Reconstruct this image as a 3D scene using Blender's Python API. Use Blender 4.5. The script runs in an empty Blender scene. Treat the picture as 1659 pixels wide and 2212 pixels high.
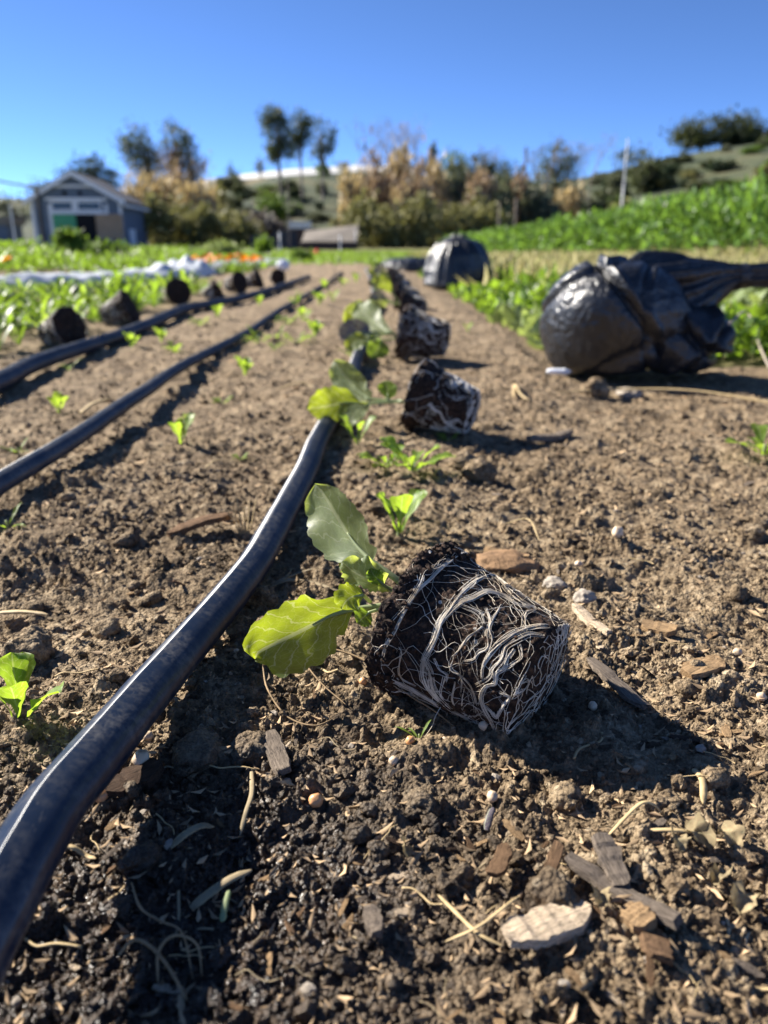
import bpy, bmesh, math, random
import numpy as np
from mathutils import Vector, Matrix
random.seed(7); RNG = np.random.default_rng(7)
R_ = math.radians
SC = bpy.context.scene
COL = SC.collection

# ------------------------------------------------------------------ camera
F, CX, CY, CAMH = 1662.0, 829.5, 1106.0, 0.22          # lens measured on a 1659 x 2212 print of the photo
PITCH = math.atan((CY - 530) / F)
cam = bpy.data.cameras.new('camera'); camo = bpy.data.objects.new('camera', cam); COL.objects.link(camo)
cam.sensor_fit = 'VERTICAL'; cam.sensor_height = 34.6; cam.lens = 26.0
cam.clip_start = 0.01; cam.clip_end = 4000
camo.location = (0, 0, CAMH); camo.rotation_euler = (math.pi / 2 - PITCH, 0, 0)
cam.dof.use_dof = True; cam.dof.focus_distance = 0.37; cam.dof.aperture_fstop = 26 / 3.1
SC.camera = camo
# ------------------------------------------------------------------ sky, sun, exposure
SUN_AZ, SUN_EL = R_(-60), R_(31)                         # clockwise from +Y
w = bpy.data.worlds.new('World'); SC.world = w; w.use_nodes = True
wn = w.node_tree; bg = wn.nodes['Background']
sky = wn.nodes.new('ShaderNodeTexSky'); sky.sky_type = 'NISHITA'; sky.sun_disc = False
sky.sun_elevation = SUN_EL; sky.sun_rotation = SUN_AZ
sky.air_density = 0.5; sky.dust_density = 0.0; sky.ozone_density = 7.0; sky.altitude = 3000
wn.links.new(sky.outputs[0], bg.inputs[0]); bg.inputs[1].default_value = 0.092
sl = bpy.data.lights.new('sun', 'SUN'); sl.energy = 5.0; sl.angle = R_(0.53); sl.color = (1, .94, .84)
so = bpy.data.objects.new('sun', sl); COL.objects.link(so)
SUND = Vector((math.sin(SUN_AZ) * math.cos(SUN_EL), math.cos(SUN_AZ) * math.cos(SUN_EL), math.sin(SUN_EL)))
so.rotation_euler = SUND.to_track_quat('Z', 'Y').to_euler(); so.location = (-6, 4, 6)
SC.view_settings.view_transform = 'Standard'; SC.view_settings.look = 'None'
SC.view_settings.exposure = 1.45; SC.view_settings.gamma = 1.0; SC.view_settings.use_curve_mapping = False
SC.cycles.max_bounces = 6; SC.cycles.use_denoising = True

# ------------------------------------------------------------------ measuring helpers
fw = np.array([0, math.cos(PITCH), -math.sin(PITCH)]); up = np.array([0, math.sin(PITCH), math.cos(PITCH)]); rt = np.array([1., 0, 0])
CP = np.array([0, 0, CAMH])
def ray(x, y): return fw + rt * (x - CX) / F + up * (CY - y) / F
def U(x, y, Z): return CP + Z * ray(x, y)                # a point at depth Z
def G(x, y, z=0.):                                       # a point on the level z
    d = ray(x, y); return CP + d * (z - CAMH) / d[2]
def D(x, y, dist):                                       # a point at distance dist along +Y
    d = ray(x, y); return CP + d * dist / d[1]

# ------------------------------------------------------------------ noise
def hsh(i, j, k=0):
    i = np.asarray(i).astype(np.int64); j = np.asarray(j).astype(np.int64); k = np.asarray(k).astype(np.int64)
    h = (i * 374761393 + j * 668265263 + k * 2147483647 + 1274126177) & 0xFFFFFFFF
    h = ((h ^ (h >> 13)) * 1274126177) & 0xFFFFFFFF
    h = ((h ^ (h >> 16)) * 2246822519) & 0xFFFFFFFF
    return ((h ^ (h >> 15)) & 0xFFFFFF) / float(0xFFFFFF)
def vn2(x, y, seed=0):
    xi = np.floor(x); yi = np.floor(y); fx = x - xi; fy = y - yi
    fx = fx * fx * (3 - 2 * fx); fy = fy * fy * (3 - 2 * fy)
    a = hsh(xi, yi, seed); b = hsh(xi + 1, yi, seed); c = hsh(xi, yi + 1, seed); d = hsh(xi + 1, yi + 1, seed)
    return (a + (b - a) * fx) * (1 - fy) + (c + (d - c) * fx) * fy - .5
def vn3(p, s, seed=0):
    q = p * s; i = np.floor(q); f = q - i; f = f * f * (3 - 2 * f); r = 0
    for dx in (0, 1):
        for dy in (0, 1):
            for dz in (0, 1):
                wgt = (f[:, 0] if dx else 1 - f[:, 0]) * (f[:, 1] if dy else 1 - f[:, 1]) * (f[:, 2] if dz else 1 - f[:, 2])
                r = r + wgt * hsh(i[:, 0] + dx + 57 * (i[:, 2] + dz), i[:, 1] + dy, seed + 7)
    return r - .5
def crumbs(x, y, s, seed, prob):
    wx = x + .25 * s * vn2(x / s * 2.3, y / s * 2.3, seed + 31); wy = y + .25 * s * vn2(x / s * 2.3 + 9, y / s * 2.3, seed + 32)
    ci = np.floor(wx / s); cj = np.floor(wy / s); out = np.zeros_like(x)
    for di in (-1, 0, 1):
        for dj in (-1, 0, 1):
            a = ci + di; b = cj + dj
            px = (a + hsh(a, b, seed)) * s; py = (b + hsh(a, b, seed + 1)) * s
            r = s * (.22 + .38 * hsh(a, b, seed + 2)) * (hsh(a, b, seed + 3) < prob)
            q = r * r - (wx - px) ** 2 - (wy - py) ** 2
            tl = (hsh(a, b, seed + 4) - .5) * (wx - px) * 1.5 + (hsh(a, b, seed + 5) - .5) * (wy - py) * 1.5
            out = np.maximum(out, np.where(q > 0, np.minimum(np.sqrt(np.maximum(q, 0)), .72 * r) + tl, 0))
    return out
def macro(x, y):
    x = np.asarray(x, float); y = np.asarray(y, float)
    h = .014 * vn2(x / .31, y / .31, 1) + .007 * vn2(x / .11 + 5, y / .11, 2)
    fl = np.exp(-(((x - .04) / .10) ** 2 + ((y - .33) / .12) ** 2)); h = h * (1 - .8 * fl)
    fl = np.exp(-((x + .09) / .05) ** 2) ; h = h * (1 - .5 * fl)
    edge = 1 / (1 + np.exp(-(x - .37 + .02 * y - .02 * vn2(y / .2, x * 0, 3)) / .02))
    h = h - .018 * edge * np.clip((y - .9) / .4, 0, 1)
    h = h + np.clip(x - 4.2, 0, None) * .095 * np.clip((y - 2) / 4, 0, 1) * np.clip((46 - y) / 10, 0, 1) * (x < 60)
    return h
def hgt(x, y, dx=None):
    x = np.asarray(x, float); y = np.asarray(y, float)
    h = macro(x, y) + .0085 * vn2(x / .045, y / .045, 4) + .0050 * vn2(x / .018, y / .018, 5)
    near = y < 3.2
    xs, ys = x[near], y[near]; ds = np.zeros_like(xs) if dx is None else dx[near]
    a = np.zeros_like(xs)
    for s, seed, prob, k in ((.034, 100, .05, .42), (.014, 110, .13, .65), (.0066, 120, .38, .8), (.0038, 130, .75, .95), (.0023, 140, .85, 1.0)):
        a += k * crumbs(xs, ys, s, seed, prob) * np.clip(1.6 - ds * 2.2 / s, 0, 1)
    a += .0020 * vn2(xs / .0034, ys / .0034, 6) + .0013 * vn2(xs / .0017, ys / .0017, 7) * (ds < .0011)
    msk = np.clip(.62 + 1.5 * vn2(xs / .055, ys / .055, 8) + .9 * vn2(xs / .021, ys / .021, 9), .7, 1.35); msk = np.where((xs < .0) & (ys < .32), np.maximum(msk, .95), msk)
    h[near] += a * msk
    return h
def hz(x, y): return float(hgt(np.array([x]), np.array([y]))[0])

# ------------------------------------------------------------------ mesh helpers
class MB:
    def __init__(s): s.V = []; s.F = []; s.n = 0; s.UV = []
    def add(s, V, Fc, uv=None):
        V = np.asarray(V, float).reshape(-1, 3); Fc = np.asarray(Fc, np.int64)
        s.V.append(V); s.F.append(Fc + s.n); s.n += len(V)
        s.UV.append(uv if uv is not None else np.zeros((len(V), 2))); return s
    def box(s, lo, hi, M=None):
        lo = np.array(lo, float); hi = np.array(hi, float)
        V = np.array([[x, y, z] for x in (lo[0], hi[0]) for y in (lo[1], hi[1]) for z in (lo[2], hi[2])])
        if M is not None: V = V @ np.array(M)[:3, :3].T + np.array(M)[:3, 3]
        return s.add(V, [[0, 1, 3, 2], [4, 6, 7, 5], [0, 4, 5, 1], [2, 3, 7, 6], [0, 2, 6, 4], [1, 5, 7, 3]])
    def tube(s, P, r, n=6, flat=1.0, cap=True, ridge=None, ths=None):
        P = np.asarray(P, float); m = len(P); r = np.broadcast_to(np.asarray(r, float), (m,))
        T = np.gradient(P, axis=0); T /= np.linalg.norm(T, axis=1)[:, None] + 1e-12
        nrm = np.cross(T[0], [0, 0, 1.]); 
        if np.linalg.norm(nrm) < .05: nrm = np.cross(T[0], [1., 0, 0])
        nrm /= np.linalg.norm(nrm); A = []
        for i in range(m):
            nrm = nrm - T[i] * (nrm @ T[i]); nrm /= np.linalg.norm(nrm) + 1e-12; A.append(nrm.copy())
        A = np.array(A); B = np.cross(A, T)
        th = np.linspace(0, 2 * np.pi, n, endpoint=False) if ths is None else ths; prof = np.ones((m, n)) if ridge is None else ridge
        V = P[:, None] + (r[:, None, None] * prof[..., None]) * (np.cos(th)[None, :, None] * A[:, None] + flat * np.sin(th)[None, :, None] * B[:, None])
        i = np.arange(m - 1)[:, None] * n; j = np.arange(n)[None]; k = (j + 1) % n
        Fc = np.stack([i + j, i + k, i + n + k, i + n + j], -1).reshape(-1, 4)
        uv = np.stack(np.broadcast_arrays(np.linspace(0, 1, n)[None], np.linspace(0, 1, m)[:, None]), -1).reshape(-1, 2)
        s.add(V.reshape(-1, 3), Fc, uv)
        if cap:
            b = s.n - m * n
            for off, c in ((0, P[0]), (m - 1, P[-1])):
                cc = s.n; s.add([c], np.zeros((0, 3)))
                q = np.arange(n); s.F.append(np.stack([b + off * n + q, b + off * n + (q + 1) % n, np.full(n, cc)], -1))
        return s
    def build(s, name, mat, parent=None, smooth=True, base=None):
        V = np.concatenate(s.V)
        if base is not None: V = V - np.asarray(base)
        fs = [f for f in s.F if len(f)]
        lv = np.concatenate([f.ravel() for f in fs]); lt = np.concatenate([np.full(len(f), f.shape[1]) for f in fs])
        me = bpy.data.meshes.new(name)
        me.vertices.add(len(V)); me.vertices.foreach_set('co', V.astype(np.float32).ravel())
        me.loops.add(len(lv)); me.loops.foreach_set('vertex_index', lv.astype(np.int32))
        me.polygons.add(len(lt)); me.polygons.foreach_set('loop_start', (np.cumsum(lt) - lt).astype(np.int32))
        me.polygons.foreach_set('use_smooth', np.full(len(lt), bool(smooth)))
        uvv = np.concatenate(s.UV)
        if uvv.any():
            ul = me.uv_layers.new(name='UVMap'); ul.data.foreach_set('uv', uvv[lv].astype(np.float32).ravel())
        me.update(calc_edges=True); me.materials.append(mat)
        o = bpy.data.objects.new(name, me); COL.objects.link(o)
        if parent: o.parent = parent
        return o
def tag(o, label, cat, group=None, kind=None):
    o['label'] = label; o['category'] = cat
    if group: o['group'] = group
    if kind: o['kind'] = kind
    return o
def empty(name, loc, label, cat, group=None, rz=0):
    o = bpy.data.objects.new(name, None); COL.objects.link(o); o.location = Vector(loc); o.rotation_euler = (0, 0, rz)
    o.empty_display_size = .02
    return tag(o, label, cat, group)
def copy_tree(o, parent=None):
    c = o.copy(); COL.objects.link(c); c.parent = parent
    for ch in list(o.children): copy_tree(ch, c)
    return c
def spline(P, n):
    P = np.asarray(P, float); m = len(P)
    if m == 2: return P[0] + (P[1] - P[0]) * np.linspace(0, 1, n)[:, None]
    Q = np.vstack([2 * P[0] - P[1], P, 2 * P[-1] - P[-2]]); t = np.linspace(0, m - 1 - 1e-9, n); i = t.astype(int); f = (t - i)[:, None]
    a, b, c, d = Q[i], Q[i + 1], Q[i + 2], Q[i + 3]
    return .5 * (2 * b + (c - a) * f + (2 * a - 5 * b + 4 * c - d) * f ** 2 + (3 * b - a - 3 * c + d) * f ** 3)
def unit(v): v = np.asarray(v, float); return v / (np.linalg.norm(v, axis=-1, keepdims=True) + 1e-12)
_ic = {}
def ico(k):
    if k not in _ic:
        bm = bmesh.new(); bmesh.ops.create_icosphere(bm, subdivisions=k, radius=1)
        _ic[k] = (np.array([v.co[:] for v in bm.verts]), np.array([[v.index for v in f.verts] for f in bm.faces])); bm.free()
    return _ic[k]

# ------------------------------------------------------------------ materials
def nmat(name):
    m = bpy.data.materials.new(name); m.use_nodes = True; t = m.node_tree
    return m, t, t.nodes['Principled BSDF'], t.nodes['Material Output']
def nd(t, typ, **kw):
    n = t.nodes.new(typ)
    for k, v in kw.items():
        if isinstance(k, str) and hasattr(n, k): setattr(n, k, v)
    return n
def noise(t, scale, detail=4, rough=.55, vec=None):
    n = nd(t, 'ShaderNodeTexNoise'); n.inputs['Scale'].default_value = scale; n.inputs['Detail'].default_value = detail
    n.inputs['Roughness'].default_value = rough
    if vec is not None: t.links.new(vec, n.inputs['Vector'])
    return n
def ramp(t, src, stops):
    r = nd(t, 'ShaderNodeValToRGB'); e = r.color_ramp.elements
    while len(e) > 1: e.remove(e[-1])
    e[0].position = stops[0][0]; c = stops[0][1]; e[0].color = (*c, 1) if len(c) == 3 else c
    for p, c in stops[1:]:
        k = e.new(p); k.color = (*c, 1) if len(c) == 3 else c
    t.links.new(src, r.inputs[0]); return r
def mixc(t, fac, a, b, mode='MIX'):
    m = nd(t, 'ShaderNodeMix'); m.data_type = 'RGBA'; m.blend_type = mode
    for sock, v in ((m.inputs[0], fac), (m.inputs[6], a), (m.inputs[7], b)):
        if isinstance(v, (int, float)): sock.default_value = v
        elif isinstance(v, tuple): sock.default_value = (*v, 1)
        else: t.links.new(v, sock)
    return m.outputs[2]
def math_(t, op, a, b=None, c=None):
    n = nd(t, 'ShaderNodeMath'); n.operation = op
    for i, v in enumerate((a, b, c)):
        if v is None: continue
        if isinstance(v, (int, float)): n.inputs[i].default_value = v
        else: t.links.new(v, n.inputs[i])
    return n.outputs[0]
def bump(t, h, strength, dist, p, prev=None):
    b = nd(t, 'ShaderNodeBump'); b.inputs['Strength'].default_value = strength; b.inputs['Distance'].default_value = dist
    t.links.new(h, b.inputs['Height'])
    if prev is not None: t.links.new(prev, b.inputs['Normal'])
    t.links.new(b.outputs[0], p.inputs['Normal']); return b.outputs[0]
def simple(name, col, rough=.7, var=.25, scale=30, bmp=0, bscale=200, bdist=.001, spec=.3, metal=0, col2=None):
    m, t, p, o = nmat(name); g = nd(t, 'ShaderNodeTexCoord').outputs['Object']
    n = noise(t, scale, 5, .6, g); c2 = col2 or tuple(c * (1 - var) for c in col); c1 = tuple(min(1, c * (1 + var * .6)) for c in col)
    r = ramp(t, n.outputs[0], [(.3, c2), (.7, c1)]); t.links.new(r.outputs[0], p.inputs['Base Color'])
    p.inputs['Roughness'].default_value = rough; p.inputs['Specular IOR Level'].default_value = spec; p.inputs['Metallic'].default_value = metal
    if bmp: bump(t, noise(t, bscale, 4, .6, g).outputs[0], bmp, bdist, p)
    return m
def leafmat(name, col, tcol, rough=.45, trans=.45, vein=0, var=.35, spec=.35, island=True):
    """leaf blades: reflecting side plus light let through; veins from the blade's own UVs"""
    m, t, p, o = nmat(name)
    geo = nd(t, 'ShaderNodeNewGeometry'); oi = nd(t, 'ShaderNodeObjectInfo')
    rnd = math_(t, 'FRACT', math_(t, 'ADD', geo.outputs['Random Per Island'], oi.outputs['Random']))
    hi = tuple(min(1, c * (1 + var)) for c in col); lo = tuple(c * (1 - var) for c in col)
    thi = tuple(min(1, c * (1 + var * .8)) for c in tcol); tlo = tuple(c * (1 - var) for c in tcol)
    c1 = mixc(t, rnd, lo, hi); c2 = mixc(t, rnd, tlo, thi)
    if vein:
        uv = nd(t, 'ShaderNodeUVMap'); sx = nd(t, 'ShaderNodeSeparateXYZ'); t.links.new(uv.outputs[0], sx.inputs[0])
        av = math_(t, 'ABSOLUTE', math_(t, 'SUBTRACT', sx.outputs[0], .5))
        mid = math_(t, 'LESS_THAN', av, .028)
        nw = noise(t, 7, 3, .5, uv.outputs[0])
        ph = math_(t, 'ADD', math_(t, 'SUBTRACT', math_(t, 'MULTIPLY', sx.outputs[1], 6.2), math_(t, 'MULTIPLY', math_(t, 'POWER', av, .75), 3.2)), math_(t, 'MULTIPLY', nw.outputs[0], 1.1))
        side = math_(t, 'GREATER_THAN', sx.outputs[0], .5)
        fr = math_(t, 'ABSOLUTE', math_(t, 'SUBTRACT', math_(t, 'FRACT', math_(t, 'ADD', ph, math_(t, 'MULTIPLY', side, .45))), .5))
        lat = math_(t, 'LESS_THAN', fr, .045)
        vo = nd(t, 'ShaderNodeTexVoronoi'); vo.feature = 'DISTANCE_TO_EDGE'; vo.inputs['Scale'].default_value = 16; t.links.new(uv.outputs[0], vo.inputs['Vector'])
        fine = math_(t, 'MULTIPLY', math_(t, 'LESS_THAN', vo.outputs['Distance'], .035), .22)
        vm = math_(t, 'MAXIMUM', math_(t, 'MAXIMUM', mid, math_(t, 'MULTIPLY', lat, .75)), fine)
        c1 = mixc(t, math_(t, 'MULTIPLY', vm, vein), c1, (.40, .46, .26)); c2 = mixc(t, math_(t, 'MULTIPLY', vm, vein * .8), c2, (.80, .82, .30))
        blot = ramp(t, noise(t, 4, 4, .6, uv.outputs[0]).outputs[0], [(.35, (.75, .75, .75)), (.65, (1.1, 1.1, 1.1))])
        c1 = mixc(t, 1.0, c1, blot.outputs[0], 'MULTIPLY'); c2 = mixc(t, 1.0, c2, blot.outputs[0], 'MULTIPLY')
        bump(t, math_(t, 'ADD', vm, nw.outputs[0]), .35, .0006, p)
    t.links.new(c1, p.inputs['Base Color']); p.inputs['Roughness'].default_value = rough; p.inputs['Specular IOR Level'].default_value = spec
    tr = nd(t, 'ShaderNodeBsdfTranslucent'); t.links.new(c2, tr.inputs[0])
    mx = nd(t, 'ShaderNodeMixShader'); mx.inputs[0].default_value = trans
    t.links.new(p.outputs[0], mx.inputs[1]); t.links.new(tr.outputs[0], mx.inputs[2]); t.links.new(mx.outputs[0], o.inputs[0])
    return m

def soil_material(name):
    m, t, p, o = nmat(name); pos = nd(t, 'ShaderNodeNewGeometry').outputs['Position']
    sx = nd(t, 'ShaderNodeSeparateXYZ'); t.links.new(pos, sx.inputs[0]); X, Y = sx.outputs[0], sx.outputs[1]
    n1 = noise(t, 9, 5, .6, pos); n2 = noise(t, 70, 5, .65, pos); n3 = noise(t, 420, 5, .7, pos)
    s = math_(t, 'ADD', math_(t, 'ADD', math_(t, 'MULTIPLY', n1.outputs[0], .22), math_(t, 'MULTIPLY', n2.outputs[0], .45)), math_(t, 'MULTIPLY', n3.outputs[0], .33))
    dry = ramp(t, s, [(.37, (.058, .041, .027)), (.45, (.185, .132, .080)), (.53, (.345, .256, .160)), (.65, (.60, .48, .325))])
    vo = nd(t, 'ShaderNodeTexVoronoi'); vo.inputs['Scale'].default_value = 210; t.links.new(pos, vo.inputs['Vector'])
    sp = nd(t, 'ShaderNodeSeparateColor'); t.links.new(vo.outputs['Color'], sp.inputs[0])
    fleck = math_(t, 'MULTIPLY', math_(t, 'GREATER_THAN', sp.outputs[0], .88), math_(t, 'LESS_THAN', vo.outputs['Distance'], .33))
    dry2 = mixc(t, math_(t, 'MULTIPLY', fleck, .7), dry.outputs[0], (.55, .44, .30))
    dk = math_(t, 'MULTIPLY', math_(t, 'LESS_THAN', sp.outputs[1], .12), .6)
    dry2 = mixc(t, dk, dry2, (.05, .036, .026))
    # damp stain below the leaking hose: a capsule with a ragged edge
    ax, ay, bx, by = -.36, .10, -.045, .212
    L2 = (bx - ax) ** 2 + (by - ay) ** 2
    px = math_(t, 'SUBTRACT', X, ax); py = math_(t, 'SUBTRACT', Y, ay)
    h = math_(t, 'DIVIDE', math_(t, 'ADD', math_(t, 'MULTIPLY', px, bx - ax), math_(t, 'MULTIPLY', py, by - ay)), L2)
    hc = nd(t, 'ShaderNodeClamp'); t.links.new(h, hc.inputs[0])
    qx = math_(t, 'SUBTRACT', px, math_(t, 'MULTIPLY', hc.outputs[0], bx - ax)); qy = math_(t, 'SUBTRACT', py, math_(t, 'MULTIPLY', hc.outputs[0], by - ay))
    dist = math_(t, 'SQRT', math_(t, 'ADD', math_(t, 'MULTIPLY', qx, qx), math_(t, 'MULTIPLY', qy, qy)))
    nw = noise(t, 26, 5, .65, pos)
    wd = math_(t, 'ADD', dist, math_(t, 'MULTIPLY', math_(t, 'SUBTRACT', nw.outputs[0], .5), .13))
    wet = ramp(t, wd, [(.02, (1, 1, 1)), (.115, (0, 0, 0))]).outputs[0]
    wetc = ramp(t, s, [(.36, (.016, .011, .007)), (.48, (.055, .036, .023)), (.60, (.12, .082, .053)), (.72, (.21, .15, .10))])
    # half-damp soil further out
    damp = ramp(t, wd, [(.05, (.45, .45, .45)), (.13, (0, 0, 0))]).outputs[0]
    dry3 = mixc(t, damp, dry2, mixc(t, 1.0, dry2, (.33, .31, .30), 'MULTIPLY'))
    c = mixc(t, wet, dry3, wetc.outputs[0])
    # weedy ground beside and beyond the bed, stained by roots and litter
    n5 = noise(t, 1.3, 3, .5, pos)
    ex = math_(t, 'ADD', math_(t, 'ADD', X, math_(t, 'MULTIPLY', Y, .02)), math_(t, 'MULTIPLY', math_(t, 'SUBTRACT', n2.outputs[0], .5), .12))
    gr = math_(t, 'MULTIPLY', ramp(t, ex, [(.40, (0, 0, 0)), (.50, (1, 1, 1))]).outputs[0], ramp(t, Y, [(.0, (0, 0, 0)), (1, (1, 1, 1))]).outputs[0])
    yy = math_(t, 'MULTIPLY', gr, math_(t, 'GREATER_THAN', Y, 1.55))
    far = ramp(t, math_(t, 'DIVIDE', Y, 20), [(.45, (0, 0, 0)), (.6, (1, 1, 1))]).outputs[0]
    gm = math_(t, 'MAXIMUM', yy, far)
    gc = ramp(t, n5.outputs[0], [(.35, (.055, .07, .025)), (.5, (.16, .15, .06)), (.65, (.33, .28, .14))])
    c = mixc(t, gm, c, gc.outputs[0])
    t.links.new(c, p.inputs['Base Color'])
    rg = nd(t, 'ShaderNodeMapRange'); t.links.new(wet, rg.inputs[0]); rg.inputs[3].default_value = .92; rg.inputs[4].default_value = .27
    t.links.new(rg.outputs[0], p.inputs['Roughness'])
    rs = nd(t, 'ShaderNodeMapRange'); t.links.new(wet, rs.inputs[0]); rs.inputs[3].default_value = .18; rs.inputs[4].default_value = .5
    t.links.new(rs.outputs[0], p.inputs['Specular IOR Level'])
    b0 = bump(t, noise(t, 150, 4, .7, pos).outputs[0], .7, .0070, p); b1 = bump(t, n3.outputs[0], .9, .0026, p, b0)
    n6 = noise(t, 1400, 4, .7, pos); b2 = bump(t, n6.outputs[0], .6, .0007, p, b1)
    v2 = nd(t, 'ShaderNodeTexVoronoi'); v2.inputs['Scale'].default_value = 520; t.links.new(pos, v2.inputs['Vector'])
    bump(t, math_(t, 'SUBTRACT', 1.0, v2.outputs['Distance']), .9, .0016, p, b2)
    return m
M = {}
M['soil'] = soil_material('soil')
M['clod'] = M['soil']
def wood(name, col, var):
    m, t, p, o = nmat(name); g = nd(t, 'ShaderNodeTexCoord').outputs['Generated']; mp = nd(t, 'ShaderNodeMapping'); mp.inputs['Scale'].default_value = (1.6, 13, 7); t.links.new(g, mp.inputs[0])
    n1 = noise(t, 1.6, 6, .7, mp.outputs[0]); n2 = noise(t, 5, 4, .6, g)
    s_ = math_(t, 'ADD', math_(t, 'MULTIPLY', n1.outputs[0], .7), math_(t, 'MULTIPLY', n2.outputs[0], .3))
    t.links.new(ramp(t, s_, [(.36, tuple(c * (1 - var) * .6 for c in col)), (.47, tuple(c * (1 - var * .4) for c in col)), (.62, tuple(min(1, c * (1 + var * .6)) for c in col))]).outputs[0], p.inputs['Base Color']); p.inputs['Roughness'].default_value = .88; p.inputs['Specular IOR Level'].default_value = .15
    bump(t, n1.outputs[0], .9, .0012, p); return m
M['chip_tan'] = wood('chip_tan', (.36, .235, .125), .55)
M['chip_brown'] = wood('chip_brown', (.19, .115, .065), .55)
M['chip_grey'] = wood('chip_grey', (.20, .16, .125), .55)
M['chip_dark'] = wood('chip_dark', (.062, .038, .025), .55)
M['chip_pale'] = wood('chip_pale', (.60, .47, .33), .55)
M['straw'] = simple('straw', (.50, .37, .19), .65, .3, 120, .4, 400, .0004)
M['straw_dull'] = simple('straw_dull', (.30, .235, .14), .75, .35, 120, .4, 400, .0004)
M['dry_leaf'] = leafmat('dry_leaf', (.30, .23, .13), (.28, .20, .09), .85, .2, .3, .3)
M['bead'] = simple('bead', (.70, .36, .16), .35, .3, 260, .2, 700, .0003, .5)
M['bead_pale'] = simple('bead_pale', (.66, .50, .34), .45, .25, 260, .2, 700, .0003, .5)
M['pebble'] = simple('pebble', (.34, .29, .235), .7, .3, 160, .5, 500, .0006)
M['stone'] = simple('stone', (.26, .155, .08), .85, .4, 70, .9, 330, .0014)
M['leaf_big'] = leafmat('leaf_big', (.085, .135, .055), (.50, .60, .02), .42, .56, .9, .12)
M['leaf_glaucous'] = leafmat('leaf_glaucous', (.20, .255, .14), (.58, .68, .10), .44, .56, .9, .12)
M['leaf_purple'] = leafmat('leaf_purple', (.15, .12, .15), (.16, .13, .07), .5, .3, .8, .12)
M['petiole'] = leafmat('petiole', (.36, .42, .22), (.55, .60, .25), .45, .35, 0, .15)
M['sprout'] = leafmat('sprout', (.16, .27, .035), (.42, .62, .035), .42, .5, .6, .2)
M['weed'] = leafmat('weed', (.095, .165, .03), (.27, .42, .03), .45, .45, 0, .45)
M['weed_pale'] = leafmat('weed_pale', (.20, .25, .11), (.34, .42, .10), .5, .4, 0, .35)
M['crop'] = leafmat('crop', (.10, .19, .05), (.24, .41, .05), .42, .42, 0, .55)
M['drygrass'] = leafmat('drygrass', (.42, .38, .19), (.42, .37, .14), .7, .35, 0, .3)
M['orange'] = leafmat('orange', (.75, .22, .01), (.80, .26, .01), .5, .4, 0, .25)

def peat_material():
    m, t, p, o = nmat('peat'); g = nd(t, 'ShaderNodeTexCoord').outputs['Object']
    n = noise(t, 260, 5, .7, g); r = ramp(t, n.outputs[0], [(.33, (.007, .005, .004)), (.52, (.040, .024, .017)), (.72, (.15, .082, .048))])
    vo = nd(t, 'ShaderNodeTexVoronoi'); vo.inputs['Scale'].default_value = 260; t.links.new(g, vo.inputs['Vector'])
    sp = nd(t, 'ShaderNodeSeparateColor'); t.links.new(vo.outputs['Color'], sp.inputs[0])
    f = math_(t, 'MULTIPLY', math_(t, 'GREATER_THAN', sp.outputs[0], .95), math_(t, 'LESS_THAN', vo.outputs['Distance'], .25))
    t.links.new(mixc(t, f, r.outputs[0], (.5, .46, .4)), p.inputs['Base Color']); p.inputs['Roughness'].default_value = .85
    p.inputs['Specular IOR Level'].default_value = .2
    b = bump(t, noise(t, 700, 4, .7, g).outputs[0], .9, .0018, p)
    v2 = nd(t, 'ShaderNodeTexVoronoi'); v2.inputs['Scale'].default_value = 480; t.links.new(g, v2.inputs['Vector'])
    bump(t, math_(t, 'SUBTRACT', 1.0, v2.outputs['Distance']), .8, .0016, p, b); return m
M['peat'] = peat_material()
M['root'] = simple('root', (.76, .71, .61), .55, .2, 70, .3, 900, .0003, .35, col2=(.34, .25, .15))
M['root_pale'] = simple('root_pale', (.82, .79, .73), .55, .2, 40, .3, 900, .0003, .35, col2=(.52, .46, .38))
M['dryroot'] = simple('dryroot', (.33, .225, .12), .7, .4, 150, .4, 900, .0003)
def hose_material(name, base, dust, rough):
    m, t, p, o = nmat(name); g = nd(t, 'ShaderNodeTexCoord').outputs['Object']
    n1 = noise(t, 28, 5, .65, g); n2 = noise(t, 260, 5, .7, g)
    mp = nd(t, 'ShaderNodeMapping'); mp.inputs['Scale'].default_value = (420, 90, 300); t.links.new(g, mp.inputs[0]); n3 = noise(t, 1, 3, .6, mp.outputs[0])
    k = math_(t, 'MULTIPLY', ramp(t, n1.outputs[0], [(.38, (0, 0, 0)), (.62, (1, 1, 1))]).outputs[0], ramp(t, n2.outputs[0], [(.40, (0, 0, 0)), (.66, (1, 1, 1))]).outputs[0])
    k2 = ramp(t, n3.outputs[0], [(.60, (0, 0, 0)), (.72, (.5, .5, .5))]).outputs[0]
    c = mixc(t, math_(t, 'MULTIPLY', math_(t, 'MAXIMUM', k, k2), dust), base, (.17, .16, .145))
    t.links.new(c, p.inputs['Base Color']); p.inputs['Specular IOR Level'].default_value = .5
    rr = nd(t, 'ShaderNodeMapRange'); t.links.new(math_(t, 'MAXIMUM', k, n2.outputs[0]), rr.inputs[0]); rr.inputs[3].default_value = rough * .9; rr.inputs[4].default_value = rough * 1.25
    t.links.new(rr.outputs[0], p.inputs['Roughness'])
    p.inputs['Anisotropic'].default_value = 1.0; p.inputs['Anisotropic Rotation'].default_value = .25
    tg = nd(t, 'ShaderNodeTangent'); tg.direction_type = 'UV_MAP'; tg.uv_map = 'UVMap'; t.links.new(tg.outputs[0], p.inputs['Tangent'])   # drawn tubing: die lines run along it
    bump(t, math_(t, 'ADD', n2.outputs[0], n3.outputs[0]), .06, .0004, p); return m
M['hose'] = hose_material('hose', (.012, .019, .036), .6, .36)
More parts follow.
